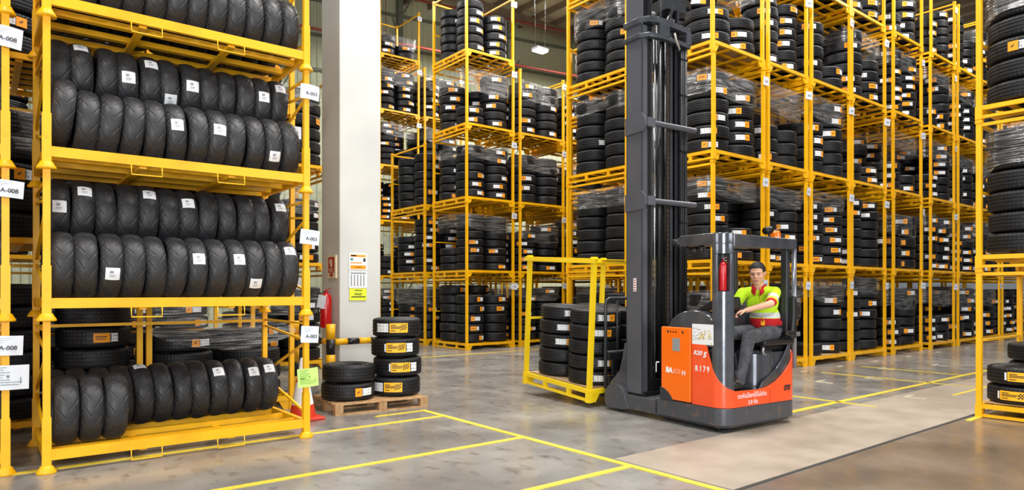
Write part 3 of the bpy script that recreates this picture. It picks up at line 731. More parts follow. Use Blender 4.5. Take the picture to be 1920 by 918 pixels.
board(cx, 1.935, .29, .25, 'notice_board', 'upper notice with orange print on white pillar face', WHITE, [(-.42, .42, .30, .42, LORANGE), (-.40, -.1, .33, .40, INK), (-.42, -.28, .08, .22, TEAL), (.28, .40, .02, .22, INK), (-.42, .2, -.08, -.02, LORANGE), (-.42, .42, -.42, -.2, LORANGE), (-.15, .2, -.33, -.30, SIGNRED)])
board(cx, 1.675, .29, .25, 'notice_board', 'lower notice with grey table columns on white pillar face', WHITE, [(-.42, .42, .34, .42, GREYINK)]+[(-.40+.17*i, -.34+.17*i, -.38, .28, GREYINK) for i in range(5)])
nb = board(cx, 1.455, .27, .175, 'note_sheet', 'bright yellow note reading HOLD below notices on pillar', NOTE, [(-.2, .25, .32, .38, INK), (-.4, .42, -.24, -.16, INK)])
text('HOLD', .042, INK, nb, (0, -.014, .005), (1, 0, 0), (0, 0, 1), extr=.0006, bold=.0012)
# traffic cone behind the rack post
cn = empty('traffic_cone', (2.98, 7.72, 0)); tag(cn, 'red and white traffic cone behind the rack corner post', 'traffic cone')
bevel(MB().box(-.2, .2, -.2, .2, 0, .035).build('cone_base', CONER, cn), .01)
m = MB(); m.lathe([(.15, .035), (.125, .18), (.075, .44), (.06, .52), (.03, .70), (.02, .72), (0, .72)], 28, mis=[0, 1, 0, 1, 1, 1]); m.build('cone_body', [CONER, WHITE], cn)

# ------------------------------------------------------------------ reach truck (local x along its back face, y towards the forks)
TRK = empty('reach_truck', (6.107, 4.132, 0), (0, 0, R_(-5))); tag(TRK, 'grey and orange sit-down reach truck with tall mast in the aisle', 'forklift')
TM = Matrix.Translation((6.107, 4.132, 0)) @ Matrix.Rotation(R_(-5), 4, 'Z')
TWd = 1.29; RC = .16
def foot_path(inset=0, y_end=.95, n=8, y_start=.44):
    a = inset; r = RC-a; pts = [(a, y_start), (a, RC)]
    for i in range(1, n+1): t = PI + (PI/2)*i/n; pts.append((RC+r*math.cos(t), RC+r*math.sin(t)))
    pts.append((TWd-RC, a))
    for i in range(1, n+1): t = 1.5*PI+(PI/2)*i/n; pts.append((TWd-RC+r*math.cos(t), RC+r*math.sin(t)))
    pts.append((TWd-a, y_end)); return pts
def resample(pts, step=.025):
    out = [Vector(pts[0])]
    for a, b in zip(pts, pts[1:]):
        a = Vector(a); b = Vector(b); L = (b-a).length; k = max(1, round(L/step))
        for i in range(1, k+1): out.append(a.lerp(b, i/k))
    return out
def interp(tb, s):
    if s <= tb[0][0]: return tb[0][1]
    for (a, x), (b, y) in zip(tb, tb[1:]):
        if s <= b: return x+(y-x)*(s-a)/(b-a)
    return tb[-1][1]
def skirt(name, mats, inset, zb, tops, s0=0, s1=9, thick=.02, y_start=.44):
    pts = resample(foot_path(inset, y_start=y_start)); m = MB(); ss = 0; rows = []
    inner = resample(foot_path(inset+thick, y_start=y_start))
    for i, p in enumerate(pts):
        if i: ss += (p-pts[i-1]).length
        if s0 <= ss <= s1:
            a = pts[max(i-1, 0)]; b = pts[min(i+1, len(pts)-1)]; d = (b-a).normalized(); nrm = Vector((-d.y, d.x))   # inward
            q = p+nrm*thick; z = interp(tops, ss); rows.append((p, q, z))
    vs = []; fs = []
    for p, q, z in rows: vs += [(p.x, p.y, zb), (p.x, p.y, z), (q.x, q.y, z), (q.x, q.y, zb)]
    for i in range(len(rows)-1):
        for k in range(4): a = 4*i+k; b = 4*i+(k+1) % 4; fs.append((a, b, b+4, a+4))
    fs += [(0, 1, 2, 3), tuple(4*(len(rows)-1)+k for k in (3, 2, 1, 0))]
    m.add(vs, fs, 0); o = m.build(name, mats, TRK, recalc=True)
    return bevel(o, .006, 2)
# chassis with support legs
m = MB(); ch = foot_path(0, 1.0, y_start=1.0)
m.prism(ch, .07, .262, 2); ch2 = [(.03+x*(TWd-.06)/TWd, .03+y*.97) for x, y in ch]; m.prism(ch2, .045, .07, 2)
m.prism([(.0, .95), (.24, .95), (.24, 1.75), (.0, 1.75)], .06, .235, 2); m.prism([(TWd-.24, .95), (TWd, .95), (TWd, 1.75), (TWd-.24, 1.75)], .06, .235, 2)
m.box(.24, TWd-.24, .95, 1.25, .08, .24)
SCUFF = mat('scuffed_grey_steel', (82, 84, 90), .38, metal=.3, noise=(9, (112, 96, 90), .56, .68))
chas = bevel(m.build('chassis', SCUFF, TRK, recalc=True), .014, 2)
for x in (-.012, TWd-.252):
    m = MB(); poly = [(1.42, .06)]
    for i in range(17): t = PI*(1-i/16); poly.append((1.68+.195*math.cos(t), .165+.185*math.sin(t)))
    poly += [(1.87, .07), (1.80, .035), (1.56, .035)]
    m.prism(poly, x, x+.264, 0); bevel(m.build('wheel_guard', SCUFF, TRK, recalc=True), .01, 2)
    w = MB(); w.lathe([(0, -.05), (.11, -.05), (.13, -.04), (.13, .04), (.11, .05), (0, .05)], 24, M=Matrix.Rotation(PI/2, 4, 'Y')); w.build('load_wheel', BLACK, TRK, (x+.13, 1.68, .13))
w = MB(); w.lathe([(0, -.04), (.10, -.04), (.12, -.03), (.12, .03), (.10, .04), (0, .04)], 24, M=Matrix.Rotation(PI/2, 4, 'Y')); w.build('drive_wheel', BLACK, TRK, (.42, .35, .12))
w = MB(); w.lathe([(0, -.03), (.045, -.03), (.05, -.02), (.05, .02), (.045, .03), (0, .03)], 20, M=Matrix.Rotation(PI/2, 4, 'Y')); w.build('caster_wheel', BLACK, TRK, (.10, .16, .05))
# red-orange skirt
sk = skirt('body_panel', REDOR, .0, .263, [(0, .925), (.20, .925), (.235, .80), (.29, .66), (.36, .55), (.45, .475), (.56, .44), (.95, .432), (1.10, .45), (1.25, .50), (1.38, .575), (1.50, .68), (1.62, .80), (1.8, .9), (3, .9)])
skirt('inner_panel', GREYM, .022, .27, [(.95, .43), (1.0, .50), (1.12, .56), (1.25, .635), (1.36, .74), (1.46, .88), (1.54, 1.02), (1.7, 1.15), (3, 1.15)], s0=.92, s1=2.2)
text('R20', .066, WHITE, sk, (-.0025, .355, .83), (0, -1, 0), (0, 0, 1), shear=.25, bold=.0015, sx=1.1)
text('S', .085, WHITE, sk, (-.0025, .262, .815), (0, -1, 0), (0, 0, 1), shear=.3, bold=.003)
text('R 1 7 9', .085, WHITE, sk, (-.0025, .292, .66), (0, -1, 0), (0, 0, 1), bold=.002, sx=.78)
text('รถคันนี้ยกได้ไม่เกิน', .066, WHITE, sk, (.46, -.0025, .378), (1, 0, 0), (0, 0, 1), bold=.0)
text('2.0 ตัน', .06, WHITE, sk, (.47, -.0025, .305), (1, 0, 0), (0, 0, 1), bold=.0)
text('ETE', .075, INK, sk, (1.07, -.0035, .41), (1, 0, 0), (0, 0, 1), shear=.2, bold=.004, sx=.9)
MB().box(.762, .766, -.0015, .01, .264, .43).build('panel_seam', SIGNRED, sk)
# battery compartment
bevel(MB().box(.03, TWd-.03, .45, .93, .262, 1.08).build('battery_box', DGREY, TRK), .01)
bp = bevel(MB().box(-.012, .035, .452, .888, .272, 1.098).build('battery_cover', ORANGE, TRK), .014, 3)
text('BA', .078, WHITE, bp, (-.0135, .76, .605), (0, -1, -.04), (0, 0, 1), bold=.005)
text('IIOS', .078, mat('worn_white_lettering', (250, 176, 140), .6), bp, (-.0135, .645, .60), (0, -1, -.04), (0, 0, 1), sx=.75)
text('H', .076, WHITE, bp, (-.0135, .545, .59), (0, -1, -.04), (0, 0, 1), bold=.001)
MB().box(-.015, -.011, .60, .71, .83, .975).build('data_plate', mat('data_plate_grey', (176, 186, 190), .35, metal=.5), bp)
m = MB()
for y in (.56, .78): m.lathe([(0, -.014), (.014, -.014), (.014, 0)], 12, M=Matrix.Rotation(PI/2, 4, 'Y'), o=(0, y, 1.045))
for y in (.66, .70, .74): m.box(-.0135, -.011, y-.012, y+.008, 1.035, 1.05)
m.build('lifting_eye', BLACK, bp)
m = MB(); poly = [(.70, .262)]+[(.70+.24*math.sin(PI/2*i/8), .262+.13*math.cos(PI/2*i/8)) for i in range(9)]; m = MB(); m.prism([(.90, .262), (.90, .40), (.84, .395), (.78, .36), (.73, .31), (.70, .262)], -.018, .03, 0)
bevel(m.build('step_guard', DGREY, TRK, recalc=True), .004)
m = MB(); m.tube([(.0, .93, .68), (.0, .965, .68), (-.0, .975, .66), (0, .975, .56)], .007, 8); m.build('hook_handle', WHITE, TRK)
# hood, poster
m = MB(); m.prism([(.80, 1.085), (.795, 1.11), (.75, 1.18), (.68, 1.235), (.58, 1.275), (.46, 1.295), (.34, 1.285), (.22, 1.24), (.14, 1.17), (.11, 1.08), (.115, .90), (.44, .90), (.445, 1.085)], .012, .17, 0)
m.prism([(.80, 1.085), (.795, 1.11), (.75, 1.18), (.68, 1.235), (.58, 1.275), (.50, 1.28), (.455, 1.25), (.445, .45), (.50, .45), (.50, 1.085)], .165, TWd-.2, 0)
bevel(m.build('hood', GREYM, TRK, recalc=True), .035, 4)
po = MB().box(.004, .011, .145, .438, .925, 1.145).build('instruction_poster', WHITE, TRK)
def blot(m, rg, n, y0, y1, z0, z1, s, mi):
    for _ in range(n): y = rg.uniform(y0, y1); z = rg.uniform(z0, z1); a = rg.uniform(.3, 1)*s; m.box(.0025, .004, y-a, y+a, z-a*.8, z+a*.8, mi)
m = MB(); rg = random.Random(9)
blot(m, rg, 40, .17, .35, .99, 1.08, .010, 0); blot(m, rg, 24, .17, .36, .98, 1.08, .007, 1); blot(m, rg, 8, .38, .42, .97, 1.10, .009, 2); blot(m, rg, 14, .17, .37, .98, 1.09, .006, 3); blot(m, rg, 3, .16, .19, .935, .95, .008, 0); blot(m, rg, 5, .25, .33, 1.0, 1.05, .006, 4)
m.build('poster_picture', [mat('poster_yellow', (232, 206, 120), .6), mat('poster_olive', (150, 140, 90), .6), mat('poster_mauve', (140, 120, 132), .6), INK, SIGNRED], po)
# dash, console, wheel
m = MB(); m.prism([(.50, 1.285), (.26, 1.30), (.16, 1.26), (.12, 1.34), (.14, 1.44), (.20, 1.44)], .12, .44, 0); bevel(m.build('dashboard', BLACK, TRK, recalc=True), .012)
m = MB(); m.prism([(.42, 1.06), (.60, 1.10), (.62, 1.20), (.52, 1.25), (.40, 1.22)], .30, .50, 1)
bevel(m.build('control_console', DGREY, TRK, recalc=True), .02, 3)
m = MB(); pts = [(.33+.10*math.cos(t*PI/10), .22+.10*math.sin(t*PI/10), 1.255+.02*math.cos(t*PI/10)) for t in range(21)]; m.tube(pts, .012, 8); m.tube([(.33, .22, 1.15), (.33, .22, 1.25)], .02); m.bar((.23, .22, 1.25), (.43, .22, 1.25), .02, .01); m.build('steering_wheel', BLACK, TRK)
# cab floor, seat
bevel(MB().box(.05, TWd-.06, .04, .45, .40, .425).build('cab_floor', BLACK, TRK), .006)
m = MB(); n = 28; m.lathe([(.24, .425), (.24, .80), (.21, .84), (0, .84)], n, o=(.84, .29, 0)); m.box(.84, 1.22, .06, .52, .425, .82); bevel(m.build('seat_pedestal', GREYM, TRK), .01)
m = MB(); m.tube([(.80, .10, .82), (.80, .10, .91)], .022); m.box(.78, 1.15, .08, .40, .84, .90); m.build('seat_suspension', BLKST, TRK)
m = MB(); m.tube([(.70, .045, .80), (.70, .045, .90)], .022, 16); m.build('seat_post', STEEL, TRK)
st = bevel(MB().box(.66, 1.22, -.01, .42, .895, .965).build('seat_cushion', BLACK, TRK), .03, 3)
m = MB(); m.prism([(1.17, .95), (1.27, .95), (1.30, 1.30), (1.27, 1.46), (1.21, 1.44), (1.21, 1.20)], .0, .40, 1); bevel(m.build('seat_backrest', BLACK, TRK, recalc=True), .03, 3)
m = MB(); m.bar((1.20, -.01, 1.02), (1.02, -.02, 1.03), .05, .06); bevel(m.build('armrest', BLACK, TRK), .014, 2)
# corner pillar with the window slot, far pillar, overhead guard
def sector(m, a0, a1, z0, z1, r0=.085, r1=RC-.005, n=5):
    pts = [(RC+r1*math.cos(a0+(a1-a0)*i/n), RC+r1*math.sin(a0+(a1-a0)*i/n)) for i in range(n+1)]
    pts += [(RC+r0*math.cos(a1+(a0-a1)*i/n), RC+r0*math.sin(a1+(a0-a1)*i/n)) for i in range(n+1)]; m.prism(pts, z0, z1, 2)
A = R_
m = MB(); sector(m, A(178), A(272), .42, 1.50, n=16); sector(m, A(178), A(272), 1.90, 2.06, n=16); sector(m, A(178), A(203), 1.50, 1.90, n=4); sector(m, A(252), A(272), 1.50, 1.90, n=4)
pl = bevel(m.build('corner_pillar', GREYM, TRK, recalc=True), .003, 1)
m = MB(); sector(m, A(185), A(265), 1.48, 1.92, .055, .062, 6); m.build('slot_dark_sheet', BLACK, pl)  # black sheet standing in for the shade inside the hollow pillar
m = MB(); m.tube([(TWd-.03, .035, .62), (TWd-.03, .035, 2.03)], .028, 14); m.build('far_pillar', mat('polished_grey', (150, 152, 162), .2, metal=.6), TRK)
bevel(MB().box(TWd-.12, TWd-.05, .07, .15, .95, 2.03).build('inner_pillar', DGREY, TRK), .01)
bevel(MB().box(TWd-.07, TWd-.02, .82, .9, .95, 2.0).build('front_pillar', DGREY, TRK), .01)
m = MB(); gp = [(.0, .62), (.0, RC)]+[(RC+RC*math.cos(PI+PI/2*i/8), RC+RC*math.sin(PI+PI/2*i/8)) for i in range(1, 9)]+[(.16, .11), (.11, .17), (.11, .62)]
m.prism(gp, 2.0, 2.125, 2)
m.prism([(.16, 1.97), (1.27, 1.985), (1.27, 2.10), (.16, 2.115)], .0, .06, 1)
m.prism([(.0, 2.02), (TWd-.02, 2.02), (TWd-.02, 2.09), (.0, 2.10)], .60, .66, 1); m.box(TWd-.07, TWd-.01, .03, .9, 2.02, 2.09)
for x in (.30, .50, .70, .90, 1.07): m.box(x-.012, x+.012, .05, .62, 2.03, 2.075)
bevel(m.build('overhead_guard', GREYM, TRK, recalc=True), .012, 2)
m = MB(); m.lathe([(0, -.06), (.035, -.06), (.048, .0), (.045, .02), (0, .02)], 18, M=Matrix.Rotation(R_(100), 4, 'Y') @ Matrix.Rotation(.4, 4, 'X')); smooth(m.build('work_lamp', BLKST, TRK, (.03, .67, 2.045)))
m = MB(); m.tube([(.05, .55, 2.0), (.06, .52, 1.96), (.05, .47, 1.93)], .012); m.ball((.05, .45, 1.95), (.03, .04, .04)); m.ball((.06, .36, 1.96), (.03, .035, .055)); m.tube([(.06, .36, 2.0), (.06, .30, 1.97)], .015); m.ball((.05, .51, 1.90), .018); m.build('mirror_bracket', BLACK, TRK)
bc = MB(); bc.lathe([(0, 0), (.075, 0), (.075, .02), (.06, .022)], 20); bcn = bc.build('beacon', BLACK, TRK, (1.03, .12, 2.09))
bc = MB(); bc.lathe([(.062, .02), (.060, .07), (.05, .10), (0, .105)], 20); smooth(bc.build('beacon_lens', AMBER, bcn)); bc = MB(); bc.lathe([(0, .118), (.03, .115), (.04, .102)], 16); bc.build('beacon_cap', BLACK, bcn)
m = MB(); m.lathe([(0, -.06), (.04, -.06), (.045, .03), (.03, .05), (0, .05)], 18, M=Matrix.Rotation(R_(80), 4, 'Y')); m.tube([(0, 0, -.03), (.02, 0, -.09)], .012); smooth(m.build('reversing_buzzer', BLKST, TRK, (.88, .10, 2.19)))

# mast
MX0, MX1, MY0, MY1 = .045, .80, 1.25, 1.53
def channel(name, x0, sgn, y0, y1, z0, z1, dep, m_, t=.022):
    m = MB(); a = x0; b = x0+sgn*t; c = x0+sgn*dep
    m.box(min(a, b), max(a, b), y0, y1, z0, z1); m.box(min(a, c), max(a, c), y0, y0+t, z0, z1); m.box(min(a, c), max(a, c), y1-t, y1, z0, z1)
    return bevel(m.build(name, m_, TRK), .004, 1)
MASTG = mat('mast_grey', (92, 94, 101), .36, metal=.25, noise=(2, (84, 86, 93), .4, .7))
channel('outer_mast_rail', MX0, 1, MY0, MY1, .26, 4.72, .09, MASTG); channel('outer_mast_rail', MX1, -1, MY0, MY1, .26, 4.72, .09, MASTG)
channel('inner_mast_rail', MX0+.095, 1, MY0+.02, MY1-.02, .34, 5.6, .07, BLKST); channel('inner_mast_rail', MX1-.095, -1, MY0+.02, MY1-.02, .34, 5.6, .07, BLKST)
channel('third_mast_rail', MX0+.17, 1, MY0+.05, MY1-.05, .4, 5.7, .05, DGREY); channel('third_mast_rail', MX1-.17, -1, MY0+.05, MY1-.05, .4, 5.7, .05, DGREY)
bevel(MB().box(MX0+.0, MX0+.02, MY0, MY1, 4.72, 5.5).build('mast_extension', MASTG, TRK), .003)
for x, r, mm in ((.29, .030, mat('cylinder_grey', (110, 112, 118), .25, metal=.6)), (.58, .030, DGREY), (.36, .014, STEEL), (.44, .040, BLKST)):
    m = MB(); m.tube([(x, 1.36, .36), (x, 1.36, 4.9 if r > .035 else 4.66)], r, 18); m.build('lift_cylinder', mm, TRK)
def chain(x, y, z0, z1):
    m = MB(); z = z0; i = 0
    while z < z1:
        w = .014 if i % 2 else .022; m.box(x-w, x+w, y-.008, y+.008, z, z+.026); z += .03; i += 1
    return m.build('lift_chain', mat('oily_chain', (84, 76, 70), .3, metal=.6), TRK)
chain(.205, 1.30, .45, 4.66); chain(.53, 1.30, .45, 4.66); chain(.25, 1.33, .45, 2.6)
for x in (.70, .73, .765, .79): m = MB(); m.tube([(x, 1.235, .5), (x+.004, 1.232, 2.5), (x, 1.235, 4.7)], .011, 8); m.build('hydraulic_hose', BLACK, TRK)
m = MB()
for z in (.6, 1.5, 2.35, 3.25, 3.95, 4.4): m.box(.69, .81, 1.218, 1.25, z, z+.02)
o = m.build('hose_clip', BLKST, TRK); o['kind'] = 'stuff'
for z in (.55, 1.9, 3.0, 4.3): MB().box(MX0+.11, MX1-.11, 1.50, 1.53, z, z+.22).build('mast_crossplate', DGREY, TRK)
for z in (2.59, 3.53):
    m = MB(); m.tube([(.13, 1.185, z), (.90, 1.185, z)], .034, 18)
    m.prism([(1.53, z-.115), (1.53, z+.10), (1.25, z+.125), (1.185, z+.05), (1.175, z-.04), (1.21, z-.10)], MX0-.02, MX0+.012, 0)
    m.bar((.055, 1.19, z), (.17, 1.185, z), .07, .11); m.tube([(.90, 1.185, z), (.93, 1.20, z+.01), (.86, 1.36, z+.08), (.80, 1.42, z+.10)], .012, 8)
    bevel(m.build('mast_crossbar', MASTG, TRK, recalc=True), .004, 1)
for z in (4.56, 4.74):
    m = MB(); m.prism([(.02, 1.56), (.02, 1.28), (.10, 1.17), (.30, 1.14), (.84, 1.20), (.86, 1.56), (.78, 1.56), (.78, 1.27), (.30, 1.22), (.12, 1.26), (.07, 1.34), (.07, 1.56)], z, z+.055 if z < 4.6 else z+.07, 2)
    bevel(m.build('mast_head_plate', GREYM, TRK, recalc=True), .005, 1)
m = MB(); m.box(.76, .84, 1.19, 1.24, 4.6, 4.76); bevel(m.build('mast_head_bracket', GREYM, TRK), .004)
m = MB(); m.box(.24, .40, 1.14, 1.18, 4.60, 4.76);  bevel(m.build('mast_head_bracket', GREYM, TRK), .004)
m = MB()
for x in (.25, .55):
    m.lathe([(0, -.03), (.07, -.03), (.07, .03), (0, .03)], 20, M=Matrix.Rotation(PI/2, 4, 'Y'), o=(x, 1.30, 4.86))
m.box(.42, .75, 1.2, 1.45, 4.98, 5.12); m.tube([(.30, 1.2, 4.8), (.30, 1.2, 5.3)], .02); m.bar((.42, 1.2, 4.82), (.55, 1.2, 5.05), .03); m.bar((.60, 1.2, 4.82), (.60, 1.2, 5.0), .025); m.build('chain_pulley', DGREY, TRK)
m = MB(); m.tube([(.47, 1.13, 4.66), (.50, 1.12, 4.55), (.56, 1.13, 4.48), (.62, 1.2, 4.5)], .012); m.build('loose_cable', mat('grey_cable', (150, 145, 135), .5), TRK)
MB().box(MX0-.0035, MX0, 1.35, 1.40, 1.50, 1.66).build('warning_sticker', [WHITE], TRK)
m = MB()
for i in range(5): m.box(MX0-.0045, MX0-.0034, 1.357, 1.393, 1.512+i*.03, 1.524+i*.03)
m.build('warning_sticker_print', SIGNRED, TRK)
m = MB(); m.box(.05, .80, 1.22, 1.56, .235, .29); m.box(.12, .72, 1.26, 1.5, .29, .42); bevel(m.build('mast_foot', BLKST, TRK), .006)
# carriage, forks and load backrest
m = MB(); m.prism([(1.53, .27), (1.86, .27), (1.82, .36), (1.66, .50), (1.60, .70), (1.565, .86), (1.53, .86)], .05, .085, 0); m.prism([(1.53, .27), (1.86, .27), (1.82, .36), (1.66, .50), (1.60, .70), (1.565, .86), (1.53, .86)], .76, .795, 0)
bevel(m.build('reach_bracket', GREYM, TRK, recalc=True), .005)
m = MB(); m.box(.06, .86, 1.86, 1.90, .30, .42); m.box(.06, .86, 1.86, 1.90, .62, .72); m.bar((.2, 1.55, .45), (.2, 1.86, .45), .05); m.bar((.66, 1.55, .45), (.66, 1.86, .45), .05); bevel(m.build('fork_carriage', BLKST, TRK), .005)
m = MB()
m.tube([(.06, 1.93, .25), (.06, 1.93, 1.32), (.075, 1.93, 1.38), (.13, 1.93, 1.41), (.80, 1.93, 1.41), (.87, 1.93, 1.36), (.88, 1.93, .25)], .022, 10)
for x in (.26, .47, .68): m.tube([(x, 1.93, .68), (x, 1.93, 1.41)], .012, 8)
m.tube([(.06, 1.93, .72), (.88, 1.93, .72)], .016, 8); m.build('load_backrest', DGREY, TRK)
TILT = R_(3.4)
for x in (.22, .70):
    m = MB(); m.bar((x, 1.925, .12), (x, 3.05, .12+math.tan(TILT)*1.13), .11, .035); m.box(x-.055, x+.055, 1.905, 1.94, .11, .70); bevel(m.build('fork', BLKST, TRK), .004)
ex = extinguisher((0, 0, 0), .36, .042, 'small red fire extinguisher in window slot of truck pillar', 0, False)
ex.matrix_world = TM @ Matrix.Translation((.098, .098, 1.505)) @ Matrix.Rotation(R_(-45), 4, 'Z')

# ------------------------------------------------------------------ the rack on the forks
RM = TM @ Matrix.Translation((-.15, 2.02, .065)) @ Matrix.Rotation(TILT, 4, 'X')
lr = car_rack(RM, 1.46, 1.49, 'bright yellow tyre rack carried tilted on the truck forks', None, (), YEL2)
m = MB(); m.bar((.03, -.04, CP-.03), (.03, 1.53, CP-.03), .09, .015); m.bar((-.015, -.04, CP-.055), (-.015, 1.53, CP-.055), .012, .06); m.bar((1.43, -.04, CP-.03), (1.43, 1.53, CP-.03), .09, .015); m.bar((.0, 1.47, CP-.05), (1.46, 1.47, CP-.05), .02, .05); m.build('top_angle', YEL2, lr)
o = MB().box(.07, 1.39, .07, 1.42, DK, DK+.012).build('plywood_sheet', PLY); o.matrix_world = RM; tag(o, 'plywood sheet under the tyres in the rack on the forks', 'board')
GLD = 'tyres in the rack carried by the truck'
for (i, j) in ((0, 0), (1, 0), (0, 1), (1, 1)):
    for q in range(5):
        v = {(0, 0): (1, 1, None, 1, 1), (0, 1): (0, 0, 1, 1, 1)}.get((i, j), (None,)*5)[q]
        ang = {(0, 0): (252, 262, 0, 250, 258), (0, 1): (270, 275, 236, 240, 255)}.get((i, j), (0,)*5)[q]
        M = RM @ Matrix.Translation((.40+.69*i+rnd.uniform(-.012, .012), .40+.70*j+rnd.uniform(-.012, .012), DK+.014+.2*(q+.5))) @ Matrix.Rotation(R_(ang), 4, 'Z')
        direct_tyre(M, .343, .197, v, 'red lined tyre, %s up in %s stack of the rack on the forks' % (UPW[q], {(0, 0): 'nearer', (0, 1): 'left', (1, 0): 'mast side rear', (1, 1): 'far rear'}[(i, j)]), GLD, True)

# ------------------------------------------------------------------ the driver
def blob(name, shapes, voxel, mats, parent, sm=4, mi_fn=None):
    m = MB()
    for s in shapes:
        if s[0] == 'c':
            _, p, q, r0, r1 = s; p = Vector(p); q = Vector(q); L = (q-p).length; d = (q-p).normalized(); pts = []; rs = []
            for i in range(5): a = -PI/2+PI/2*i/5; pts.append(p+d*r0*math.sin(a)*1.0); rs.append(max(r0*math.cos(a), r0*.06))
            pts += [p, q]; rs += [r0, r1]
            for i in range(1, 6): a = PI/2*i/5; pts.append(q+d*r1*math.sin(a)); rs.append(max(r1*math.cos(a), r1*.06))
            m.tube(pts, rs, 16)
        else: _, c, r, Mx = s; m.ball(c, r, 0, 20, Mx)
    o = m.build(name, mats, parent, recalc=True)
    md = o.modifiers.new('r', 'REMESH'); md.mode = 'VOXEL'; md.voxel_size = voxel; md.use_smooth_shade = True
    md = o.modifiers.new('s', 'SMOOTH'); md.iterations = sm; md.factor = .5
    baked(o)
    o.data.materials.clear()
    for q in (mats if isinstance(mats, (list, tuple)) else [mats]): o.data.materials.append(q)
    mi = [mi_fn(p.center) if mi_fn else 0 for p in o.data.polygons]; o.data.polygons.foreach_set('material_index', mi); smooth(o); return o
def person():
    pe = empty('person', (0, 0, 0)); pe.matrix_world = TM @ Matrix.Translation((.98, .2, 0))
    tag(pe, 'man in yellow-green high visibility shirt and grey trousers seated driving the reach truck', 'person')
    O = Vector((.98, .2, 0))
    V = lambda x, y, z: Vector((x, y, z))-O
    f = Vector((-.90, -.43, 0)).normalized(); Lf = Vector((.43, -.90, 0)).normalized(); up = Vector((0, 0, 1))
    P = V(.985, .20, 1.05); CH = V(.88, .18, 1.375); N = V(.80, .165, 1.555); H = V(.735, .14, 1.703)
    B = Matrix((Lf, f, up)).transposed()                 # columns: side, front, up
    lean = Matrix.Rotation(.30, 3, Lf) ; BL = Matrix.Rotation(-.32, 3, Lf) @ B
    hf = Vector((-.90, -.42, -.30)).normalized(); hs = hf.cross(up).normalized(); hu = hs.cross(hf)
    HB = Matrix((hs, hf, hu)).transposed(); hp = lambda x, y, z: H + HB @ Vector((x, y, z))
    SL = V(.860, .005, 1.490); SR = V(.72, .325, 1.48)
    EL = V(.635, -.105, 1.365); WL = V(.445, .065, 1.295); ER = V(.60, .40, 1.26); WR = V(.42, .31, 1.265)
    HL = V(.96, .105, 1.035); HR = V(.93, .29, 1.035); KL = V(.455, .04, 1.0); KR = V(.40, .32, 1.03); AL = V(.335, .07, .53); AR = V(.30, .32, .53)
    sh = []
    E = lambda c, r, M=B: sh.append(('e', c, r, M)); K = lambda p, q, a, b: sh.append(('c', p, q, a, b))
    E(CH, (.15, .095, .17), BL); E(P.lerp(CH, .35), (.14, .10, .14), BL); E(P, (.155, .12, .09)); K(N-Vector((0, 0, .05)), H+HB @ Vector((0, -.015, -.05)), .058, .052)
    K(SL, N-up*.05, .05, .05); K(SR, N-up*.05, .05, .05)
    for s, e, w in ((SL, EL, WL), (SR, ER, WR)): K(s, e, .048, .040); K(e, w, .040, .027)
    for h_, k, a in ((HL, KL, AL), (HR, KR, AR)): K(h_, k, .080, .058); K(k, a, .056, .038); K(a, a+Vector((-.10, -.01, -.04)), .035, .03)
    # head
    E(hp(0, -.012, .028), (.083, .097, .093), HB); E(hp(0, .020, -.03), (.072, .072, .085), HB); E(hp(0, .046, -.090), (.042, .036, .028), HB)
    K(hp(0, .088, .012), hp(0, .104, -.018), .009, .013); E(hp(0, .1, -.024), (.017, .013, .009), HB)
    for s in (-1, 1):
        E(hp(s*.083, -.012, -.004), (.009, .018, .030), HB); E(hp(s*.038, .060, -.024), (.026, .024, .026), HB); K(hp(s*.012, .084, .032), hp(s*.048, .070, .030), .010, .009)
        E(hp(s*.044, .018, -.062), (.026, .040, .032), HB)
    K(hp(-.018, .0845, -.060), hp(.018, .0845, -.060), .0062, .0062); K(hp(-.014, .083, -.069), hp(.014, .083, -.069), .0066, .0066)
    # hands closed round the wheel rim
    for w, e, s in ((WL, EL, 1), (WR, ER, -1)):
        d = (w-e).normalized(); side = d.cross(up).normalized(); dn = side.cross(d); pc = w+d*.05
        Mh = Matrix((side, d, dn)).transposed(); sh.append(('e', pc, (.040, .050, .017), Mh))
        for i, (o_, ln) in enumerate(((-.030, .036), (-.010, .041), (.010, .038), (.029, .030))):
            a = pc+d*.038+side*o_; b = a+d*ln*.8-up*.012; c = b-up*ln*.8+d*.004; e2 = c-d*.020-up*.004
            K(a, b, .0095, .009); K(b, c, .009, .0085); K(c, e2, .0085, .0075)
        ts = -side*s; a = pc+ts*.034-d*.02; b = a+ts*.026+d*.022-up*.012; c = b+d*.026-up*.014; K(a, b, .012, .0105); K(b, c, .0105, .009)
    def bm(c):
        q = HB.transposed() @ (c-H)
        return 1 if (abs(q.z+.064) < .0075 and q.y > .0835 and abs(q.x) < .024) else 0
    body = blob('body', sh, .0052, [SKIN, LIPS], pe, 3, bm)
    # eyes and brows
    for s in (-1, 1):
        m = MB(); m.ball(hp(s*.033, .0825, .008), (.0135, .006, .0042), 0, 12, HB); m.build('eye', [INK], pe)
        m = MB(); m.tube([hp(s*.015, .0945, .029), hp(s*.033, .0915, .033), hp(s*.052, .079, .028)], [.0028, .0034, .002], 6); m.build('eyebrow', [HAIR], pe)
    # hair: a cap over the skull with fringe
    m = MB(); n = 72; hN = 48; vs = []; idx = {}; fs = []
    ok = lambda q: (q.z > .078-.6*max(0, abs(q.x)-.045) and q.y > .045) or (q.y <= .045 and q.z > .022 - (.0 if q.y > .0 else min(.07, -q.y*1.1)))
    C0 = Vector((0, -.014, .030))
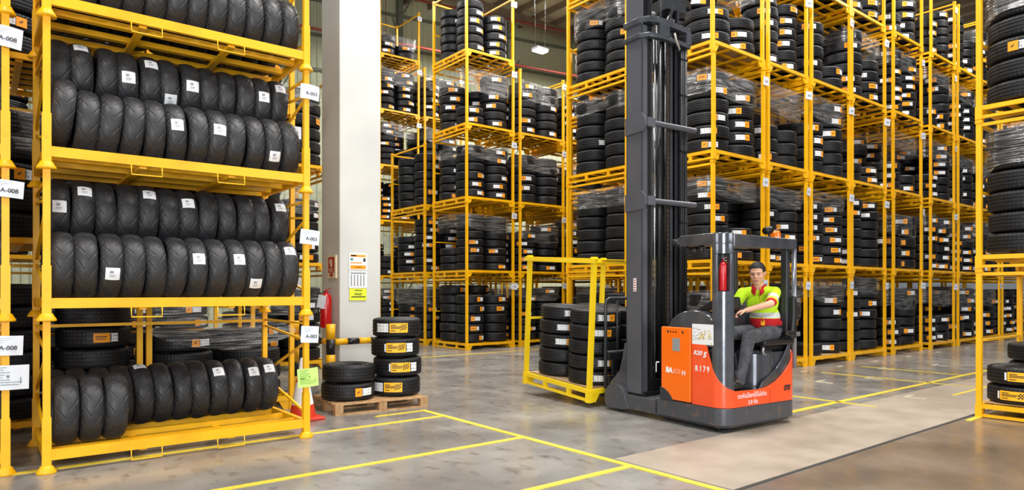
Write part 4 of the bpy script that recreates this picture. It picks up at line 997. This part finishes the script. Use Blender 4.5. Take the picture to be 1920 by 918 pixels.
    for i in range(hN+1):
        a = PI*i/hN
        for k in range(n): t = 2*PI*k/n; vs.append(C0+Vector((.0885*math.sin(a)*math.cos(t), .1035*math.sin(a)*math.sin(t), .1015*math.cos(a))))
    for i in range(hN):
        for k in range(n):
            q = [i*n+k, (i+1)*n+k, (i+1)*n+(k+1) % n, i*n+(k+1) % n]; c = sum((vs[j] for j in q), Vector())/4
            if ok(c): fs.append(q)
    m.add([hp(*v) for v in vs], fs, 0, True); hr = m.build('hair', HAIR, pe, recalc=True)
    md = hr.modifiers.new('t', 'SOLIDIFY'); md.thickness = .012; md.offset = -1
    # trousers
    sh = []; E(P+up*.01, (.172, .135, .10)); E(P+up*.06, (.158, .122, .07))
    for h_, k, a in ((HL, KL, AL), (HR, KR, AR)):
        K(h_, k, .094, .074); K(k, k.lerp(a, .5), .074, .066); K(k.lerp(a, .45), a+up*.02, .064, .060)
        E(k+Vector((-.01, 0, .0)), (.07, .07, .07)); K(a+up*.07, a+up*.01, .063, .064)
    tr = blob('trousers', sh, .009, TROU, pe, 3)
    # shirt
    sh = []; E(CH, (.178, .120, .185), BL); E(P.lerp(CH, .45), (.170, .130, .17), BL); E(P+up*.085, (.172, .134, .085)); K(SL, N-up*.045, .062, .060); K(SR, N-up*.045, .062, .060)
    cL = SL.lerp(EL, .78); cR = SR.lerp(ER, .78); K(SL, cL, .066, .062); K(SR, cR, .066, .062)
    def smat(c):
        for s, e in ((SL, EL), (SR, ER)):
            d = (e-s); t = (c-s).dot(d)/d.length_squared; dist = (c-s-d*t).length
            if dist < .085 and t > .30:
                if t > .86: return 1
                if t > .80: return 3
                if .46 < t < .72: return 2
        z = c.z - (c-P).dot(f)*.0
        if z < 1.195: return 1
        if 1.20 < z < 1.262: return 2
        q = B.transposed() @ (c-CH)
        if abs(q.z-.06+abs(q.x)*.0) < .002: return 0
        return 0
    shirt = blob('shirt', sh, .008, [HIVIS, REDFAB, SILVER, LYEL], pe, 3, smat)
    m = MB(); cp = []; nv = (H-N).normalized(); nv = (nv+f*.12).normalized(); a1 = f; a2 = Lf
    for i in range(25):
        t = 2*PI*i/24; drop = -.045*max(0, math.sin(t))**3
        cp.append((N+up*.005+a2*.073*math.cos(t)+a1*(.073*math.sin(t)-.004)+up*(.020+drop), N-up*.02+a2*.100*math.cos(t)+a1*(.098*math.sin(t))+up*(-.008+drop*1.9)))
    vs = [p for ab in cp for p in ab]; m.add(vs, [(2*i, 2*i+2, 2*i+3, 2*i+1) for i in range(24) if i not in (5, 6)], 0, True)
    c = m.build('collar', REDFAB, pe); md = c.modifiers.new('t', 'SOLIDIFY'); md.thickness = .008
    m = MB(); bl = P+up*.055
    n_ = 24; pr_ = [bl+a2*.166*math.cos(2*PI*i/n_)+a1*.130*math.sin(2*PI*i/n_) for i in range(n_+1)]; m.tube(pr_, .014, 6); m.build('belt', BLACK, pe)
    m = MB(); a = CH+f*.135+up*.07; m.tube([N+f*.075+a2*.03, a, P.lerp(CH, .35)+f*.14], .004, 6); m.box(-.02, .02, -.002, .002, -.03, .03, 0, Matrix.Translation(P.lerp(CH, .3)+f*.145) @ B.to_4x4()); m.build('lanyard_badge', LYEL, pe)
    for a in (AL, AR):
        d = Vector((-1, -.12, 0)).normalized(); s2 = d.cross(up)
        Ms = Matrix((s2, d, up)).transposed(); q = []
        for c_, r_ in ((a+d*.03-up*.045, (.044, .078, .045)), (a+d*.075-up*.035, (.042, .07, .042)), (a+d*.13-up*.055, (.044, .07, .032)), (a-up*.02, (.046, .05, .05)), (a+up*.0, (.050, .055, .055))): q.append(('e', c_, r_, Ms))
        blob('shoe', q, .008, BLACK, pe, 2)
    return pe
person()

# ------------------------------------------------------------------ choose the nearest tyres in view as objects, the rest as one mass
CV = Matrix.Rotation(R_(38.4), 4, 'Z')
def inview(M, r):
    p = CV @ (M.translation-Vector((0, 0, 1.5)))
    if p.y < .5: return None
    x = 960+1261*p.x/p.y; y = 546-1261*p.z/p.y; q = r*1261/p.y
    return (x, y, p.y) if (-q < x < 1920+q and -q < y < 918+q) else None
PICK = [4,20,22,23,24,25,26,44,45,46,47,48,49,50,51,52,53,54,55,67,68,69,70,71,72,109,110,111,112,116,117,118,119,135,136,137,138,139,155,156,157,158,159,160,161,162,193,194,195,196,197,198,210,211,212,213,214,215,217,218,219,220,221,235,236,237,238,239,240,241,242,243,244,255,256,257,258,259,260,297,302,304,321,354,355,356,357,358,359,360,378,379,399,400,401,415,420,433,454,478,538,539,540,559,560,561,580,595,596,597,1011,1018,1019,1020,1021,1022,1026,1027,1028,1029,1030,1033,1034,1035,1036,1037,1038,1045,1046,1047,1048,1049,1050,1053,1054,1055,1056,1057,1058,1063,1064,1065,1066,1067,1068,1069,1929,1930,1931,1932,1933,1934,1935,1936,1937,1938,1944,1950,1951,1952,1953,1954,1955,1956,1957,1959,1960,1961,1962,1963,1972,1973,1974,1975,1976,1977,1979,1980,1981,1982,1983,1995,1996,1997,1998,1999,2000,2001,2002,2006,2007,2013,2014,2015,2016,2017,2018,2019,2020,2021,2022,2023,2065,2067,2078,2079,2080,2081,2083,2084,2085,2086,2096,2097,2098,2099,2102,2104,2105,2106,2636,2668,2671,2672,2933,2934,2937,2941,2944,2945,2990,2991,2992,2993,2994,2995,2998,2999,3000,3011,3012,3013,3014,3015,3031,3032,3033,3065,3066,3082,3084,3087,3108,3109,3131,3132,3209,3210,3217,3224,3225,3226,3227,3228,3229,3248,3249,3250,3251,3252]
#PICK#
sc = []
for i, c in enumerate(CAND):
    v = inview(c[1], c[2])
    sc.append((c[0]+(0 if v else 100), i))
chosen = set(i for _, i in sorted(sc)[:300-36]) if PICK is None else set(PICK)
far_v = []; 
def low_proto(variant):
    p = [(.21, -.09), (.28, -.107), (.33, -.100), (.352, -.082)]
    for g in (-.057, -.02, .02, .057): p += [(.3585, g-.014), (.3595, g-.008), (.350, g-.005), (.350, g+.005), (.3595, g+.008), (.3585, g+.014)]
    p += [(.352, .082), (.33, .100), (.28, .107), (.21, .09)]
    m = MB(); m.lathe(p, 26, smooth=True)
    def quad(a0, a1, h, mi): patch(m, a0, a1, -h/2, h/2, mi, .004, 3)
    if variant == 0: quad(-.40, -.14, .105, 1); quad(-.13, .34, .09, 2)
    if variant == 1: quad(-.40, .07, .09, 2); quad(.08, .34, .105, 1)
    if variant in (2, 4): quad(-.34, .10, .10, 1); quad(.12, .34, .09, 2)
    return (np.array(m.v, dtype=float), np.array(m.f), np.array(m.m))
LP = {v: low_proto(v) for v in (None, 0, 1, 2, 4)}
V_ = []; F_ = []; I_ = []; base = 0
for i, (s_, M, r, w, v, label, red) in enumerate(CAND):
    if i in chosen:
        o = inst('tyre', TYRE); o.matrix_world = M @ Matrix.Diagonal((r/TR0, r/TR0, w/TW0, 1)); tag(o, label, 'tyre', 'car tyres stacked in the racks')
        if v is not None: inst('tread_label', LAB[v], o)
    else:
        a, fz, mm = LP[v]; Mx = np.array(M @ Matrix.Diagonal((r/TR0, r/TR0, w/TW0, 1)))
        V_.append(a @ Mx[:3, :3].T + Mx[:3, 3]); F_.append(fz+base); I_.append(mm); base += len(a)
V_ = np.concatenate(V_); F_ = np.concatenate(F_); I_ = np.concatenate(I_)
me = bpy.data.meshes.new('distant_tyres'); me.vertices.add(len(V_)); me.vertices.foreach_set('co', V_.ravel())
me.loops.add(F_.size); me.loops.foreach_set('vertex_index', F_.ravel().astype(np.int32)); me.polygons.add(len(F_))
me.polygons.foreach_set('loop_start', np.arange(0, F_.size, 4, dtype=np.int32)); me.polygons.foreach_set('loop_total', np.full(len(F_), 4, dtype=np.int32))
me.polygons.foreach_set('material_index', I_.astype(np.int32)); me.polygons.foreach_set('use_smooth', np.ones(len(F_), dtype=bool))
for q in (RUB, LORANGE, WHITE): me.materials.append(q)
me.update(calc_edges=True); me.validate()
ms = bpy.data.objects.new('distant_tyres', me); C.objects.link(ms); tag(ms, 'mass of smaller looking black car tyres deep in the racks', 'tyre', None, 'stuff')
print('candidates', len(CAND), 'objects', len(bpy.data.objects))
